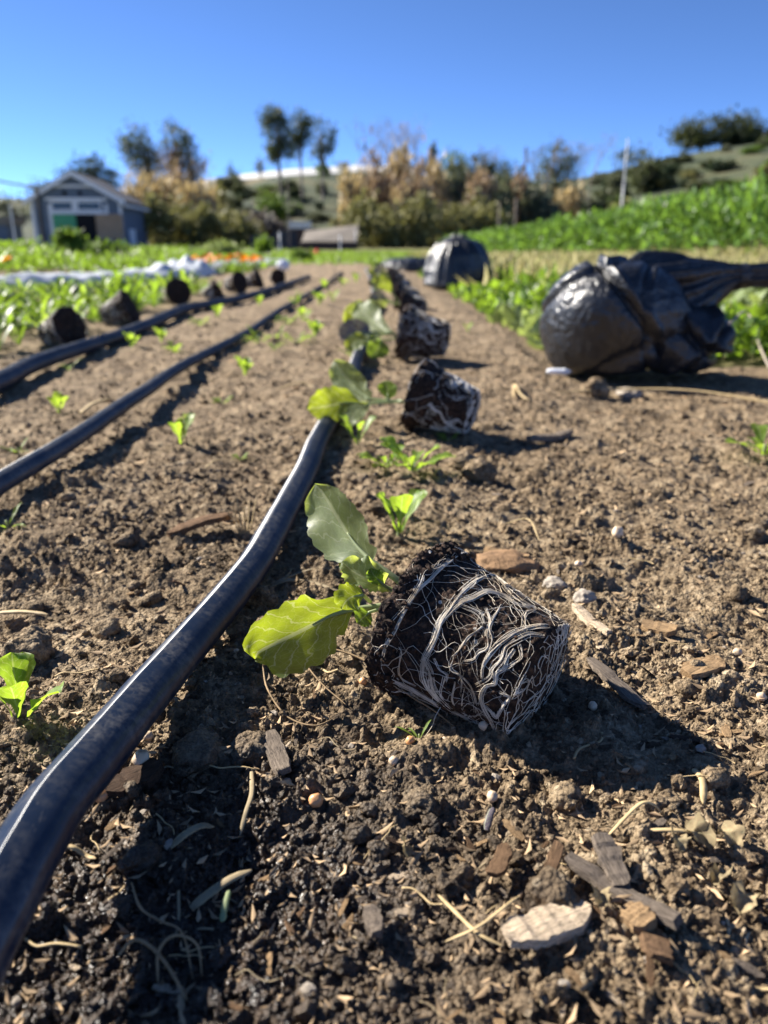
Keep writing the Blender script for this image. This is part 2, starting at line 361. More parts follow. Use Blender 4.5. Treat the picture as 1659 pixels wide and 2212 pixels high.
M['hose_dusty'] = hose_material('hose_dusty', (.030, .040, .060), .8, .45)
def bag_material():
    m, t, p, o = nmat('bag'); g = nd(t, 'ShaderNodeTexCoord').outputs['Object']
    n1 = noise(t, 9, 5, .6, g); n2 = noise(t, 55, 5, .65, g)
    c = ramp(t, n1.outputs[0], [(.35, (.008, .009, .012)), (.58, (.015, .016, .020)), (.76, (.045, .043, .042))])
    t.links.new(c.outputs[0], p.inputs['Base Color']); p.inputs['Roughness'].default_value = .34; p.inputs['Specular IOR Level'].default_value = .65
    vo = nd(t, 'ShaderNodeTexVoronoi'); vo.feature = 'DISTANCE_TO_EDGE'; vo.inputs['Scale'].default_value = 38
    wv = nd(t, 'ShaderNodeVectorMath'); wv.operation = 'ADD'; ns = noise(t, 14, 3, .5, g); t.links.new(g, wv.inputs[0])
    sv = nd(t, 'ShaderNodeVectorMath'); sv.operation = 'SCALE'; sv.inputs['Scale'].default_value = .12; t.links.new(ns.outputs['Color'], sv.inputs[0]); t.links.new(sv.outputs[0], wv.inputs[1]); t.links.new(wv.outputs[0], vo.inputs['Vector'])
    b = bump(t, n2.outputs[0], .35, .006, p); b = bump(t, vo.outputs['Distance'], .4, .010, p, b); bump(t, noise(t, 400, 2, .5, g).outputs[0], .3, .0015, p, b); return m
M['bag'] = bag_material()

# ================================================================== ground
def build_ground():
    yq = np.exp(np.linspace(math.log(.09 / 1.09), math.log(5 / 6), 650))
    ys = np.concatenate([[-300, -60, -20, -8, -3, -1, -.4, -.15, -.03], yq / (1 - yq), 5 * np.exp(np.linspace(0, math.log(3000 / 5), 60))[1:]])
    sp_ = np.concatenate([np.linspace(0, 1, 300), 1 + np.linspace(0, 1, 90)[1:] ** 1.3]); sp_ = np.concatenate([-sp_[:0:-1], sp_]); yp = np.maximum(ys, 0)
    wi = (.54 * yp + .10)[:, None]; a_ = np.abs(sp_)[None]
    X = np.sign(sp_)[None] * (np.minimum(a_, 1) * wi + np.maximum(a_ - 1, 0) * (.50 + .10 * yp)[:, None])
    we = X[:, -1:]; fo = np.array([1.15, 1.5, 2.3, 4.5, 12, 40]) ; ex = we * fo[None] + np.where(ys < 0, np.abs(ys), 0)[:, None] * fo[None]
    X = np.concatenate([-ex[:, ::-1], X, ex], 1); Y = np.broadcast_to(ys[:, None], X.shape)
    dx = np.gradient(X, axis=1)
    Z = hgt(X.ravel().copy(), Y.ravel().copy(), dx.ravel().copy())
    n, m = X.shape; i = np.arange(n - 1)[:, None] * m; j = np.arange(m - 1)[None]
    Fc = np.stack([i + j, i + j + 1, i + m + j + 1, i + m + j], -1).reshape(-1, 4)
    o = MB().add(np.stack([X.ravel(), Y.ravel(), Z], -1), Fc).build('ground', M['soil']); o['kind'] = 'structure'
build_ground()

# loose soil crumbs: real lumps lying on the sheet
def build_crumbs(name, n, k, rmin, rmax, yr, label, seed, flat=False):
    g = np.random.default_rng(seed); V0, F0 = ico(k); nv = len(V0)
    y = yr[0] * np.exp(g.random(n) * math.log(yr[1] / yr[0])); x = (g.random(n) * 2 - 1) * (.58 * y + .12); x = np.where(g.random(n) < .16, np.sign(x) * (.5 * y + .1 + .4 * g.random(n)), x)
    keep = ~((x > .36) & (y > 1.3)) & ~(((x - .045) / .075) ** 2 + ((y - .335) / .05) ** 2 < 1); x, y = x[keep], y[keep]; n = len(x)
    r = rmin * (rmax / rmin) ** (g.random(n) ** 2.2); z = hgt(x, y)
    sc = .7 + .6 * g.random((n, 3)); V = np.repeat(V0[None], n, 0) * (1 + (.85 if k == 2 else .6 if k == 1 else .22) * (g.random((n, nv, 1)) - .5)) * sc[:, None] * r[:, None, None]
    V[..., 2] *= .8
    if k == 3: Vf = V.reshape(-1, 3); V = (Vf * (1 + .5 * vn3(Vf + np.repeat(np.arange(n), nv)[:, None] * .37, 160, seed) + .3 * vn3(Vf + np.repeat(np.arange(n), nv)[:, None] * .37, 420, seed + 1))[:, None]).reshape(V.shape)
    a = g.random(n) * 6.28; ca, sa = np.cos(a)[:, None], np.sin(a)[:, None]
    V = np.stack([V[..., 0] * ca - V[..., 1] * sa, V[..., 0] * sa + V[..., 1] * ca, V[..., 2]], -1)
    V += np.stack([x, y, z + r * .25], -1)[:, None]
    Fc = (F0[None] + (np.arange(n) * nv)[:, None, None]).reshape(-1, 3)
    o = MB().add(V.reshape(-1, 3), Fc).build(name, M['clod'], smooth=not flat); tag(o, label, 'soil', kind='stuff')
build_crumbs('soil_crumbs', 2700, 2, .0012, .0042, (.12, 1.3), 'loose brown crumbs of soil over the bed', 3, True)
build_crumbs('soil_lumps', 240, 3, .0035, .0105, (.22, 2.6), 'bigger lumps of dry soil standing out of the bed', 12)
build_crumbs('loose_crumbs', 7000, 1, .0014, .0045, (.5, 2.4), 'small dry clods scattered over the farther bed', 9, True)
build_crumbs('soil_grit', 13000, 1, .0006, .0019, (.11, .9), 'fine gritty soil grains over the bed', 4, True)

# ================================================================== drip hoses
def hose(pts, rad, flat, mat, label, seed, n=260, kinks=(), rib=None, sides=28):
    P = spline(pts, n); m = len(P)
    th = np.linspace(0, 2 * np.pi, sides, endpoint=False)
    if rib: th = np.sort(np.concatenate([th[np.abs(th - rib) > .42], rib + np.linspace(-.40, .40, 25)])); sides = len(th)
    s = np.concatenate([[0], np.cumsum(np.linalg.norm(np.diff(P, axis=0), axis=1))])
    g = np.random.default_rng(seed)
    rid = 1 + .035 * vn2(np.broadcast_to(s[:, None] / .05, (m, sides)) + seed, np.cos(th)[None] * 1.2 + np.zeros((m, 1)), seed) + .03 * vn2(s[:, None] / .017 + 0 * th, 1.4 * np.sin(th)[None] + 0 * s[:, None] + 40, seed + 1)
    for kx, amp, wd in kinks:
        d = (s - kx * s[-1]); rid *= 1 - amp * np.exp(-(d / wd) ** 2)[:, None] * (.6 + .4 * np.cos(th - 1.2))[None]
    if rib: rid *= 1 + .17 * np.exp(-np.sqrt((th - rib) ** 2 + .0016) / .30)[None]            # fold crease along the lay-flat tube
    P = P + np.stack([vn2(s / .16, s * 0, seed + 3), s * 0, .35 * vn2(s / .2, s * 0 + 7, seed + 4)], -1) * rad * .3
    o = MB().tube(P, rad, sides, flat, True, rid, th).build('drip_hose', mat)
    return tag(o, label, 'hose', 'irrigation hoses along the bed')
def GZ(lst): return [G(x, y, z) for x, y, z in lst]
near = [np.array([-.34, -.9, .012]), np.array([-.24, -.2, .012])] + GZ([(-330, 2700, .012), (-190, 2330, .022), (-85, 2080, .034), (-3, 1928, .038), (50, 1837, .039), (120, 1729, .037), (248, 1585, .031), (372, 1441, .023), (520, 1261, .016), (577, 1173, .015), (660, 1022, .015), (686, 956, .015), (735, 860, .015), (765, 797, .015), (779, 754, .015), (800, 690, .014), (808, 640, .013), (800, 600, .012), (790, 580, .012)])
hose(near, .0118, .84, M['hose'], 'shiny black drip hose running past the root plugs, raised at its near end', 5, 420, ((.235, .13, .006), (.30, .10, .004), (.37, .12, .012), (.42, .07, .005)), R_(84), 40)
mid = [np.array([-.46, -.9, .012]), np.array([-.43, .05, .014])] + GZ([(-420, 1350, .02), (-180, 1160, .024), (0, 1046, .026), (144, 959, .026), (299, 855, .022), (396, 790, .016), (540, 715, .014), (597, 675, .014), (645, 648, .014), (705, 612, .014), (738, 588, .014)])
hose(mid, .0098, .95, M['hose_dusty'], 'thin dark grey drip hose in the middle of the bare soil bed', 15, 260, ((.3, .08, .01),))
left = [np.array([-.74, -.9, .016]), np.array([-.71, .2, .016])] + GZ([(-330, 960, .016), (-120, 868, .016), (0, 823, .016), (90, 779, .017), (180, 751, .017), (252, 727, .017), (324, 698, .018), (396, 668, .02), (450, 657, .02), (522, 643, .02), (597, 622, .02), (668, 598, .02)])
hose(left, .0165, .9, M['hose_dusty'], 'thick slate-grey drip hose beside the weedy bed of root plugs', 25, 260, ((.35, .08, .02),))
far = [np.array([-3.2, 1.2, .02])] + GZ([(-260, 668, .02), (-60, 648, .02), (60, 637, .02), (160, 627, .02), (300, 610, .02), (420, 596, .02)])
hose(far, .02, .8, M['hose_dusty'], 'grey hose lying in weeds in front of the white row cover', 35, 120)

# ================================================================== leaves
def leaf_geo(mid, W, nrm, prof, lfold=0., rfold=0., ratio=(1, 1), nu=26, nv=8, cup=.12, wave=.05, teeth=(0, 0), seed=0, tipcurl=0):
    P = spline(mid, nu + 1); T = unit(np.gradient(P, axis=0)); nrm = unit(nrm)
    side = unit(np.cross(np.broadcast_to(nrm, T.shape), T)); upv = unit(np.cross(T, side)); 
    u = np.linspace(0, 1, nu + 1); pw = np.interp(u, [a for a, b in prof], [b for a, b in prof]) * W
    V = []; UVs = []
    for j in range(-nv, nv + 1):
        v = j / nv; a = abs(v); fold = rfold if v > 0 else lfold; k = ratio[1] if v > 0 else ratio[0]
        sv = side * math.cos(fold) * np.sign(v) + upv * math.sin(fold) if v else side * 0
        wv = pw * k * (1 + (teeth[1] * np.sin(u * teeth[0] * 6.28 + (1.3 if v > 0 else 0)) * a ** 3))
        q = P + sv * (wv * a)[:, None] + upv * (cup * a * a * wv + wave * W * a * a * np.sin(u * 17 + seed + (2 if v > 0 else 0)) + .05 * W * vn2(u * 7 + seed, u * 0 + v * 2.5, seed))[:, None]
        V.append(q); UVs.append(np.stack([np.full(nu + 1, v * .5 + .5), u], -1))
    V = np.stack(V, 1); c = 2 * nv + 1
    i = np.arange(nu)[:, None] * c; jj = np.arange(c - 1)[None]
    Fc = np.stack([i + jj, i + jj + 1, i + c + jj + 1, i + c + jj], -1).reshape(-1, 4)
    return V.reshape(-1, 3), Fc, np.stack(UVs, 1).reshape(-1, 2)
KALE = [(0, .06), (.05, .30), (.09, .55), (.13, .62), (.17, .50), (.22, .62), (.32, .95), (.5, 1), (.68, .92), (.84, .66), (.94, .36), (1, .03)]
OVAL = [(0, .06), (.1, .42), (.25, .8), (.45, 1), (.65, .95), (.82, .7), (.93, .42), (1, .04)]
SPAT = [(0, .10), (.2, .16), (.38, .42), (.58, .9), (.74, 1), (.88, .78), (.96, .45), (1, .05)]
LONG = [(0, .12), (.2, .55), (.45, 1), (.7, .8), (.9, .4), (1, .03)]
def add_leaf(parent, base, mid, W, nrm, prof, mat, petiole=None, pr=.0017, name='leaf', **kw):
    V, Fc, uv = leaf_geo(mid, W, nrm, prof, **kw)
    o = MB().add(V, Fc, uv).build(name, mat, parent, base=base)
    if petiole is not None:
        Pp = spline(list(petiole) + [mid[0]] + list(spline(mid, 12)[1:5]), 26)
        MB().tube(Pp, np.interp(np.linspace(0, 1, 26), [0, .4, 1], [pr, pr * .8, pr * .22]), 7).build('petiole', M['petiole'], o, base=base)
    return o

# ================================================================== root plugs
def plug_frame(c, phi, tilt):
    a = np.array([math.cos(phi) * math.cos(tilt), -math.sin(phi) * math.cos(tilt), -math.sin(tilt)])
    e1 = unit(np.cross(a, [0, 0, 1.])); e2 = unit(np.cross(e1, a))
    return a, e1, (e2 if e2[2] > 0 else -e2)
def plug_radius(t, R, r):
    lip = np.clip((t - .13) / .05, 0, 1); return R + (r - R) * t - .0022 * lip * (R / .041)
def plug_body(c, a, e1, e2, R, r, L, seed, nt, nth, amp):
    th = np.linspace(0, 2 * np.pi, nth, endpoint=False)
    rows = [(0., f) for f in np.linspace(.0, .96, max(5, nt // 6))] + [(t, 1.) for t in np.linspace(0, 1, nt)] + [(1., f) for f in np.linspace(.96, .0, max(5, nt // 6))]
    V = []
    for k, (t, f) in enumerate(rows):
        rr = plug_radius(t, R, r) * f
        ax = t * L + (.004 * (1 - f ** 2) * (1 if t == 1 else -1)) 
        q = c + a * ax + rr * (np.cos(th)[:, None] * e1 + np.sin(th)[:, None] * e2)
        V.append(q)
    V = np.array(V); sh = V.shape; P = V.reshape(-1, 3)
    cen = c + a * L * .5; out = unit(P - cen)
    loc = P - c
    d = amp * (2.2 * vn3(loc, 90, seed) + 1.3 * vn3(loc, 240, seed + 1) + .9 * vn3(loc, 560, seed + 2))
    tt = (loc @ a) / L; rimmy = np.exp(-((tt - .0) / .10) ** 2)
    d = d * (1 + 1.3 * rimmy) + amp * 1.5 * rimmy * np.abs(vn3(loc, 330, seed + 5))
    lump = np.exp(-((tt - .68) / .2) ** 2) * amp * 1.2 * vn3(loc, 45, seed + 9); P = P + out * (d + lump)[:, None]
    n, m = sh[0], sh[1]; i = np.arange(n - 1)[:, None] * m; j = np.arange(m)[None]; k = (j + 1) % m
    return P, np.stack([i + j, i + m + j, i + m + k, i + k], -1).reshape(-1, 4)
def on_plug(px, py, c, a, R, r, L):                       # where a sight line meets the plug's side or end
    d = unit(ray(px, py)); s = np.linspace(.22, .60, 1500); P = CP + s[:, None] * d
    q = P - c; t = (q @ a) / L; rad = np.linalg.norm(q - (q @ a)[:, None] * a, axis=1)
    ins = (t > 0) & (t < 1) & (rad < plug_radius(t, R, r))
    return P[np.argmax(ins)] if ins.any() else None
def root_strands(mb, path, n, spread, rad, c, a, L, g, sides=5):
    path = np.asarray(path); m = max(8, len(path) * 7)
    for k in range(n):
        Q = spline(path, m); T = unit(np.gradient(Q, axis=0)); q = Q - c; outv = unit(q - (q @ a)[:, None] * a)
        sd = np.cross(T, outv); u = np.linspace(0, 1, m)
        off = spread * (g.normal() * .7 + 1.0 * vn2(u * 3.5 + g.random() * 99, u * 0, int(g.integers(1e6))) * 2)
        t0, t1 = (0, m) if k < n * .45 else sorted(g.integers(0, m, 2))
        if t1 - t0 < 6: t0, t1 = 0, m
        pr = rad * (.6 + .7 * g.random()) * np.interp(u, [0, .15, .8, 1], [.6, 1, .9, .25])
        X = Q + sd * off[:, None] if np.ndim(off) else Q + sd * off
        X = X + outv * (pr * .75 + .0004 + .0007 * g.random())[:, None]
        mb.tube(X[t0:t1], pr[t0:t1], sides)
def surf(c, a, e1, e2, R, r, L, t, th):
    t = np.asarray(t); rr = plug_radius(np.clip(t, 0, 1), R, r)
    return c + a * (t * L)[..., None] + rr[..., None] * (np.cos(th)[..., None] * e1 + np.sin(th)[..., None] * e2)
def fine_roots(mb, n, c, a, e1, e2, R, r, L, g, rad, trange=(.02, 1.), thr=(-math.pi, math.pi), steps=16):
    for k in range(n):
        t, th = g.uniform(*trange), g.uniform(*thr); ang = g.uniform(0, 6.28); pts = []; ln = g.uniform(.5, 1.3)
        for s in range(steps):
            pts.append((t, th)); ang += g.normal() * .42
            t = min(1.0, max(.0, t + .045 * ln * math.cos(ang))); th += .09 * ln * math.sin(ang)
        pts = np.array(pts); X = surf(c, a, e1, e2, R, r, L, pts[:, 0], pts[:, 1]); q = X - c; outv = unit(q - (q @ a)[:, None] * a)
        rr = rad * g.uniform(.4, 1.2); X = X + outv * (.0003 + rr * .6 + .0006 * g.random(steps)[:, None])
        mb.tube(X, rr * np.interp(np.arange(steps), [0, steps * .6, steps - 1], [1, .9, .2]), 4)

def end_roots(mb, n, c, a, e1, e2, r, L, g, rad):                # roots matted over the small end
    for k in range(n):
        rho, th_ = r * math.sqrt(g.random()) * .95, g.uniform(0, 6.28); x_, y_ = rho * math.cos(th_), rho * math.sin(th_); ag = g.uniform(0, 6.28); q = []; st = r * .065
        for s_ in range(12):
            q.append(c + a * (L + .0045 * (1 - (x_ * x_ + y_ * y_) / r ** 2) + .0004) + x_ * e1 + y_ * e2); ag += g.normal() * .45; nx_, ny_ = x_ + st * math.cos(ag), y_ + st * math.sin(ag)
            if math.hypot(nx_, ny_) < r * .97: x_, y_ = nx_, ny_
            else: ag += 2
        mb.tube(np.array(q), rad * (.65 + .7 * g.random()), 4)
def seedling(c, phi, tilt, R, r, L, label, seed, fine=1.0, group='kale plugs laid along the hose', body=(46, 110), amp=.0011, nfine=120, rootr=.0003):
    a, e1, e2 = plug_frame(c, phi, tilt); g = np.random.default_rng(seed)
    base = np.array([c[0] + a[0] * L * .5, c[1] + a[1] * L * .5, 0.0])
    root = empty('seedling_plug', base, label, 'seedling', group)
    P, Fc = plug_body(c, a, e1, e2, R, r, L, seed, body[0], body[1], amp)
    ball = MB().add(P, Fc).build('root_ball', M['peat'], root, base=base)
    return root, ball, base, a, e1, e2, g

# --- the near plug, its roots traced as they run over it
c1 = U(905, 1330, .40); R1, r1, L1 = .0405, .0325, .070
root, ball, base, a, e1, e2, g = seedling(c1, R_(37), R_(11), R1, r1, L1, 'root plug with thick white roots and broad kale leaves beside the raised hose end', 11, body=(120, 300), amp=.0010)
BUND = [(7, .0016, .00042, [(1330,620),(1200,590),(1080,520),(960,490),(850,540),(760,570),(660,660),(600,740),(560,860),(510,950),(475,1020),(470,1130),(500,1220),(560,1290),(640,1370),(740,1440),(840,1500)]),
 (5, .0014, .00038, [(1100,440),(1000,370),(900,400),(820,460),(740,540),(680,620),(610,720),(590,800),(550,900)]),
 (4, .0010, .00045, [(900,190),(780,190),(690,250),(600,320),(520,400),(420,490),(350,600),(300,690),(250,800),(190,900),(160,1000),(130,1130)]),
 (4, .0012, .00032, [(700,180),(600,300),(480,330),(440,420),(380,520),(310,620),(240,700),(180,760)]),
 (7, .0014, .00045, [(1540,790),(1420,760),(1300,770),(1180,810),(1080,870),(1010,940),(960,1010),(930,1080),(920,1160)]),
 (4, .0012, .00040, [(1400,830),(1290,820),(1180,870),(1100,920),(1070,1010),(1010,1080),(980,1150),(880,1210)]),
 (6, .0013, .00046, [(1180,940),(1130,1010),(1100,1080),(1040,1120),(1030,1200),(960,1220),(920,1290),(940,1380),(990,1470),(1030,1560)]),
 (3, .0010, .00040, [(950,620),(980,720),(960,820),(970,920),(900,960),(860,1010),(780,1030)]),
 (2, .0008, .00042, [(940,760),(850,820),(780,900),(700,990)]),
 (2, .0008, .00036, [(1070,600),(1010,700),(980,780),(1000,860),(970,960)]),
 (8, .0018, .00034, [(230,1160),(330,1210),(430,1260),(540,1330),(640,1400),(750,1460),(860,1530),(1000,1580)]),
 (5, .0015, .00040, [(470,1000),(530,1100),(540,1200),(590,1290),(700,1390),(800,1450),(930,1510)]),
 (2, .0006, .00048, [(640,1140),(610,1280),(690,1330)]), (2, .0006, .00048, [(720,1180),(700,1320),(760,1400),(850,1450)]), (1, .0006, .0005, [(790,1230),(770,1360),(800,1430)]),
 (2, .0008, .00040, [(760,1140),(830,1220),(870,1320),(880,1420)]), (2, .0006, .00045, [(290,910),(310,960),(290,1060),(310,1150),(420,1210)]),
 (2, .0008, .00030, [(880,230),(890,300),(870,420),(830,480)]), (3, .0012, .00036, [(1330,640),(1260,660),(1250,760),(1240,800)]),
 (3, .0010, .00042, [(1060,1260),(1140,1300),(1090,1370),(1040,1450),(1000,1400),(950,1360)]), (2, .0008, .0004, [(1240,1050),(1290,1080),(1270,1180),(1140,1300)]),
 (3, .0014, .0003, [(1330,620),(1200,560),(1130,440),(1040,400),(900,250)]), (3, .0012, .0003, [(760,600),(860,640),(920,690),(960,780)]), (2, .001, .00034, [(1210,900),(1230,1000),(1150,1060),(1080,1100)]),
 (2, .001, .0003, [(700,990),(690,1080),(770,1150),(760,1290)]), (2, .001, .0003, [(560,1000),(600,1080),(660,1130),(650,1180)])]
mb = MB()
for n, sp, rad, pts in BUND:
    w3 = [on_plug(783 + .28 * x, 1141 + .28 * y, c1, a, R1, r1, L1) for x, y in pts]; w3 = [p for p in w3 if p is not None]
    if len(w3) >= 3: root_strands(mb, w3, int(n * 2.2) + 2, sp * .74, rad * .37, c1, a, L1, g)
fine_roots(mb, 60, c1, a, e1, e2, R1, r1, L1, g, .00012); fine_roots(mb, 110, c1, a, e1, e2, R1, r1, L1, g, .00013, (.55, 1.))
fine_roots(mb, 34, c1, a, e1, e2, R1, r1, L1, g, .0002, (0, .16))
end_roots(mb, 60, c1, a, e1, e2, r1, L1, g, .0002)
mb.build('roots', M['root'], ball, base=base)['kind'] = 'stuff'
# crumbs of potting mix clinging to the rim and the lower side
nb = 900; V0, F0 = ico(1); tt = np.where(g.random(nb) < .6, g.random(nb) ** 2 * .16, g.random(nb)); th_ = g.uniform(-math.pi, math.pi, nb); X = surf(c1, a, e1, e2, R1, r1, L1, tt, th_); inw = (g.random(nb) < .3) & (tt < .1)
X = X - (X - (c1 + a * (tt * L1)[:, None])) * (inw * g.random(nb))[:, None] - a * (inw * .0035)[:, None]; rs_ = .0006 + .0017 * g.random(nb) ** 2 * np.where(tt < .16, 1.3, .6)
V = X[:, None] + V0[None] * rs_[:, None, None] * (1 + .8 * (g.random((nb, 12, 1)) - .5)); MB().add(V.reshape(-1, 3), (F0[None] + 12 * np.arange(nb)[:, None, None]).reshape(-1, 3)).build('peat_crumbs', M['peat'], ball, smooth=False, base=base)['kind'] = 'stuff'
# stray hair roots curling off the small end
mb = MB(); rr_ = [(1180, 1500), (1190, 1478), (1194, 1462), (1186, 1457), (1180, 1466), (1186, 1476)]
mb.tube(spline([U(x, y, .352) for x, y in rr_], 24), .0002, 4)
for k in range(10):
    p = surf(c1, a, e1, e2, R1, r1, L1, np.array(g.uniform(.5, 1)), np.array(g.uniform(-2.4, -.6))); d = unit(p - c1 - a * .03)
    q = [p]; v = d * .004
    for s in range(5): v = unit(v + g.normal(size=3) * .0016 - np.array([0, 0, .0006])) * .0035; q.append(q[-1] + v)
    mb.tube(spline(q, 14), .0002, 4)
mb.build('hair_roots', M['root'], ball, base=base)['kind'] = 'stuff'
Zc = .405
def U2(l): return [U(x, y, z) for x, y, z in l]
add_leaf(root, base, U2([(803, 1213, .405), (773, 1182, .412), (745, 1143, .420), (719, 1098, .428), (697, 1066, .434), (681, 1045, .438)]), .0195, (-.50, -.80, .25), KALE, M['leaf_glaucous'],
         U2([(880, 1270, .398), (845, 1243, .400)]), .0019, lfold=R_(-62), rfold=R_(6), ratio=(.75, 1.0), wave=.07, teeth=(9, .05), seed=3)
add_leaf(root, base, U2([(760, 1317, .395), (717, 1329, .393), (682, 1346, .391), (639, 1368, .389), (596, 1389, .388), (560, 1408, .389), (551, 1424, .393)]), .0195, (.10, -.80, .55), KALE, M['leaf_big'],
         U2([(850, 1306, .394), (805, 1311, .395)]), .0017, lfold=R_(10), rfold=R_(4), ratio=(.82, 1.0), wave=.06, teeth=(7, .06), seed=8)
add_leaf(root, base, U2([(832, 1268, .398), (812, 1257, .394), (779, 1244, .394), (757, 1230, .396), (738, 1214, .398)]), .0098, (.2, -.65, .7), KALE, M['leaf_glaucous'],
         U2([(858, 1279, .398)]), .0013, lfold=R_(25), rfold=R_(25), wave=.22, teeth=(13, .12), seed=5)
add_leaf(root, base, U2([(785, 1286, .386), (765, 1288, .385), (748, 1298, .384), (738, 1316, .384)]), .0080, (.1, -.7, .6), OVAL, M['leaf_big'], U2([(800, 1300, .400)]), .0010, wave=.12, teeth=(6, .1), seed=6)
add_leaf(root, base, U2([(788, 1238, .412), (770, 1222, .416), (752, 1212, .42), (735, 1212, .424)]), .0075, (-.3, -.6, .7), OVAL, M['leaf_glaucous'], U2([(840, 1272, .402)]), .0010, wave=.15, teeth=(7, .1), seed=9)

add_leaf(root, base, U2([(828, 1262, .392), (815, 1250, .392), (806, 1240, .393), (800, 1228, .394)]), .0045, (.2, -.7, .6), OVAL, M['sprout'], U2([(845, 1276, .394)]), .0008, wave=.15, teeth=(6, .12), seed=15)
add_leaf(root, base, U2([(800, 1322, .388), (785, 1334, .387), (772, 1346, .387)]), .0055, (.1, -.7, .6), OVAL, M['sprout'], U2([(835, 1312, .390)]), .0009, wave=.15, teeth=(5, .1), seed=16)
# --- the rest of the row
def row_plug(px, py, Zd, size, phi, tilt, seed, label, nroots=70, group='kale plugs laid along the hose', lows=(40, 90)):
    k = size; R, r, L = .0415 * k, .027 * k, .068 * k
    gp = G(px, py); c = np.array([gp[0], gp[1], R * math.cos(R_(tilt)) * .97 + float(macro(gp[0], gp[1])) + .004])
    root, ball, base, a, e1, e2, g = seedling(c, R_(phi), R_(tilt), R, r, L, label, seed, body=lows, amp=.0019, group=group)
    mb = MB(); fine_roots(mb, nroots, c, a, e1, e2, R, r, L, g, .00036, (.35, 1.), steps=10); fine_roots(mb, nroots // 3, c, a, e1, e2, R, r, L, g, .00036, (0, .4))
    for q in range(15):
        th0 = g.uniform(-3.1, 3.1); tt = np.linspace(.36 + .2 * g.random(), .99, 7); X = surf(c, a, e1, e2, R, r, L, tt, th0 + .5 * np.cumsum(g.normal(size=7)) * .5)
        root_strands(mb, X, 6, .0020, .00042, c, a, L, g, 4)
    a, e1, e2 = plug_frame(c, R_(phi), R_(tilt)); end_roots(mb, 34, c, a, e1, e2, r, L, g, .0005)
    mb.build('roots', M['root_pale'], ball, base=base)['kind'] = 'stuff'
    return root, base, c, a
# plug 2
root, base, c, a = row_plug(900, 935, 0, 1.05, 22, 13, 21, 'root plug with a dark wedge rim and one round leaf over the hose', 90)
add_leaf(root, base, U2([(778, 872, .93), (745, 870, .93), (715, 876, .93), (690, 880, .925), (664, 884, .92)]), .023, (.1, -.85, .5), OVAL, M['leaf_big'], U2([(880, 868, .93), (830, 868, .93)]), .0021, wave=.06, teeth=(6, .06), seed=2)
add_leaf(root, base, U2([(800, 862, .94), (775, 845, .95), (750, 818, .96), (733, 795, .965), (722, 778, .97)]), .020, (-.5, -.7, .4), KALE, M['leaf_glaucous'], U2([(868, 866, .93)]), .0017, lfold=R_(-40), wave=.08, seed=4)
add_leaf(root, base, U2([(836, 862, .93), (838, 848, .935), (835, 835, .94), (832, 822, .945)]), .012, (.1, -.85, .4), OVAL, M['sprout'], U2([(850, 866, .93)]), .0012, seed=5)
add_leaf(root, base, U2([(800, 872, .92), (775, 885, .91), (760, 902, .90), (748, 920, .90)]), .013, (-.1, -.6, .8), OVAL, M['leaf_glaucous'], U2([(865, 868, .92)]), .0012, wave=.1, seed=6)
# plug 3
root, base, c, a = row_plug(872, 774, 0, 1.30, 18, 8, 22, 'dusty brown root plug with a drooping purple leaf and a yellow leaf', 120)
add_leaf(root, base, U2([(842, 718, 1.55), (815, 702, 1.58), (795, 685, 1.6), (778, 664, 1.62), (772, 652, 1.63)]), .030, (-.3, -.8, .5), LONG, M['leaf_glaucous'], U2([(862, 735, 1.55)]), .0022, wave=.12, seed=3)
add_leaf(root, base, U2([(800, 722, 1.55), (780, 718, 1.55), (758, 722, 1.54), (738, 735, 1.53)]), .034, (.0, -.7, .7), OVAL, M['leaf_purple'], U2([(860, 722, 1.56)]), .0026, wave=.06, seed=7)
add_leaf(root, base, U2([(790, 695, 1.66), (775, 685, 1.66), (760, 676, 1.66), (746, 668, 1.66)]), .034, (.1, -.9, .35), OVAL, M['leaf_big'], U2([(850, 718, 1.6)]), .002, seed=9)
add_leaf(root, base, U2([(800, 738, 1.5), (785, 736, 1.5), (765, 742, 1.5), (748, 758, 1.5)]), .022, (.2, -.5, .8), OVAL, M['leaf_big'], U2([(855, 730, 1.54)]), .002, wave=.1, seed=12)
add_leaf(root, base, U2([(825, 735, 1.5), (820, 748, 1.49), (812, 762, 1.48), (808, 775, 1.47)]), .022, (.1, -.9, .4), OVAL, M['sprout'], U2([(858, 730, 1.53)]), .002, wave=.1, seed=14)
# plugs 4 to 7
spec = [(868, 694, 1.05, 10, 8, 'blackish root plug with a white root tuft behind the dusty brown one', 31), (858, 668, 1.15, 14, 6, 'brown root plug with a pale purple leaf lying across the soil', 32),
        (850, 640, 1.1, 8, 6, 'small far root plug next after the purple-leaved one', 33), (843, 621, 1.1, 5, 5, 'root plug beyond the middle of the row near the orange flower', 34), (838, 604, 1.1, 5, 5, 'last root plug at the far end of the hose row', 35)]
for px, py, k, ph, tl, lab, sd in spec:
    root, base, c, a = row_plug(px, py, 0, k, ph, tl, sd, lab, 50, lows=(26, 60)); g = np.random.default_rng(sd)
    s0 = c - a * .0; 
    for q in range(4):
        d = unit(-a + np.array([0, g.uniform(-.5, .5), g.uniform(-.1, .9)])); ln = g.uniform(.05, .10)
        m = [s0 + d * .045 + np.array([0, 0, .005]), s0 + d * (.045 + ln * .5) + np.array([0, 0, .006]), s0 + d * (.045 + ln) - np.array([0, 0, .012])]
        add_leaf(root, base, m, g.uniform(.016, .028), (g.uniform(-.3, .3), -.8, .6), OVAL, [M['leaf_glaucous'], M['leaf_big'], M['leaf_purple'], M['sprout']][(q + sd) % 4], [s0], .002, nu=12, nv=4, wave=.1, seed=q)
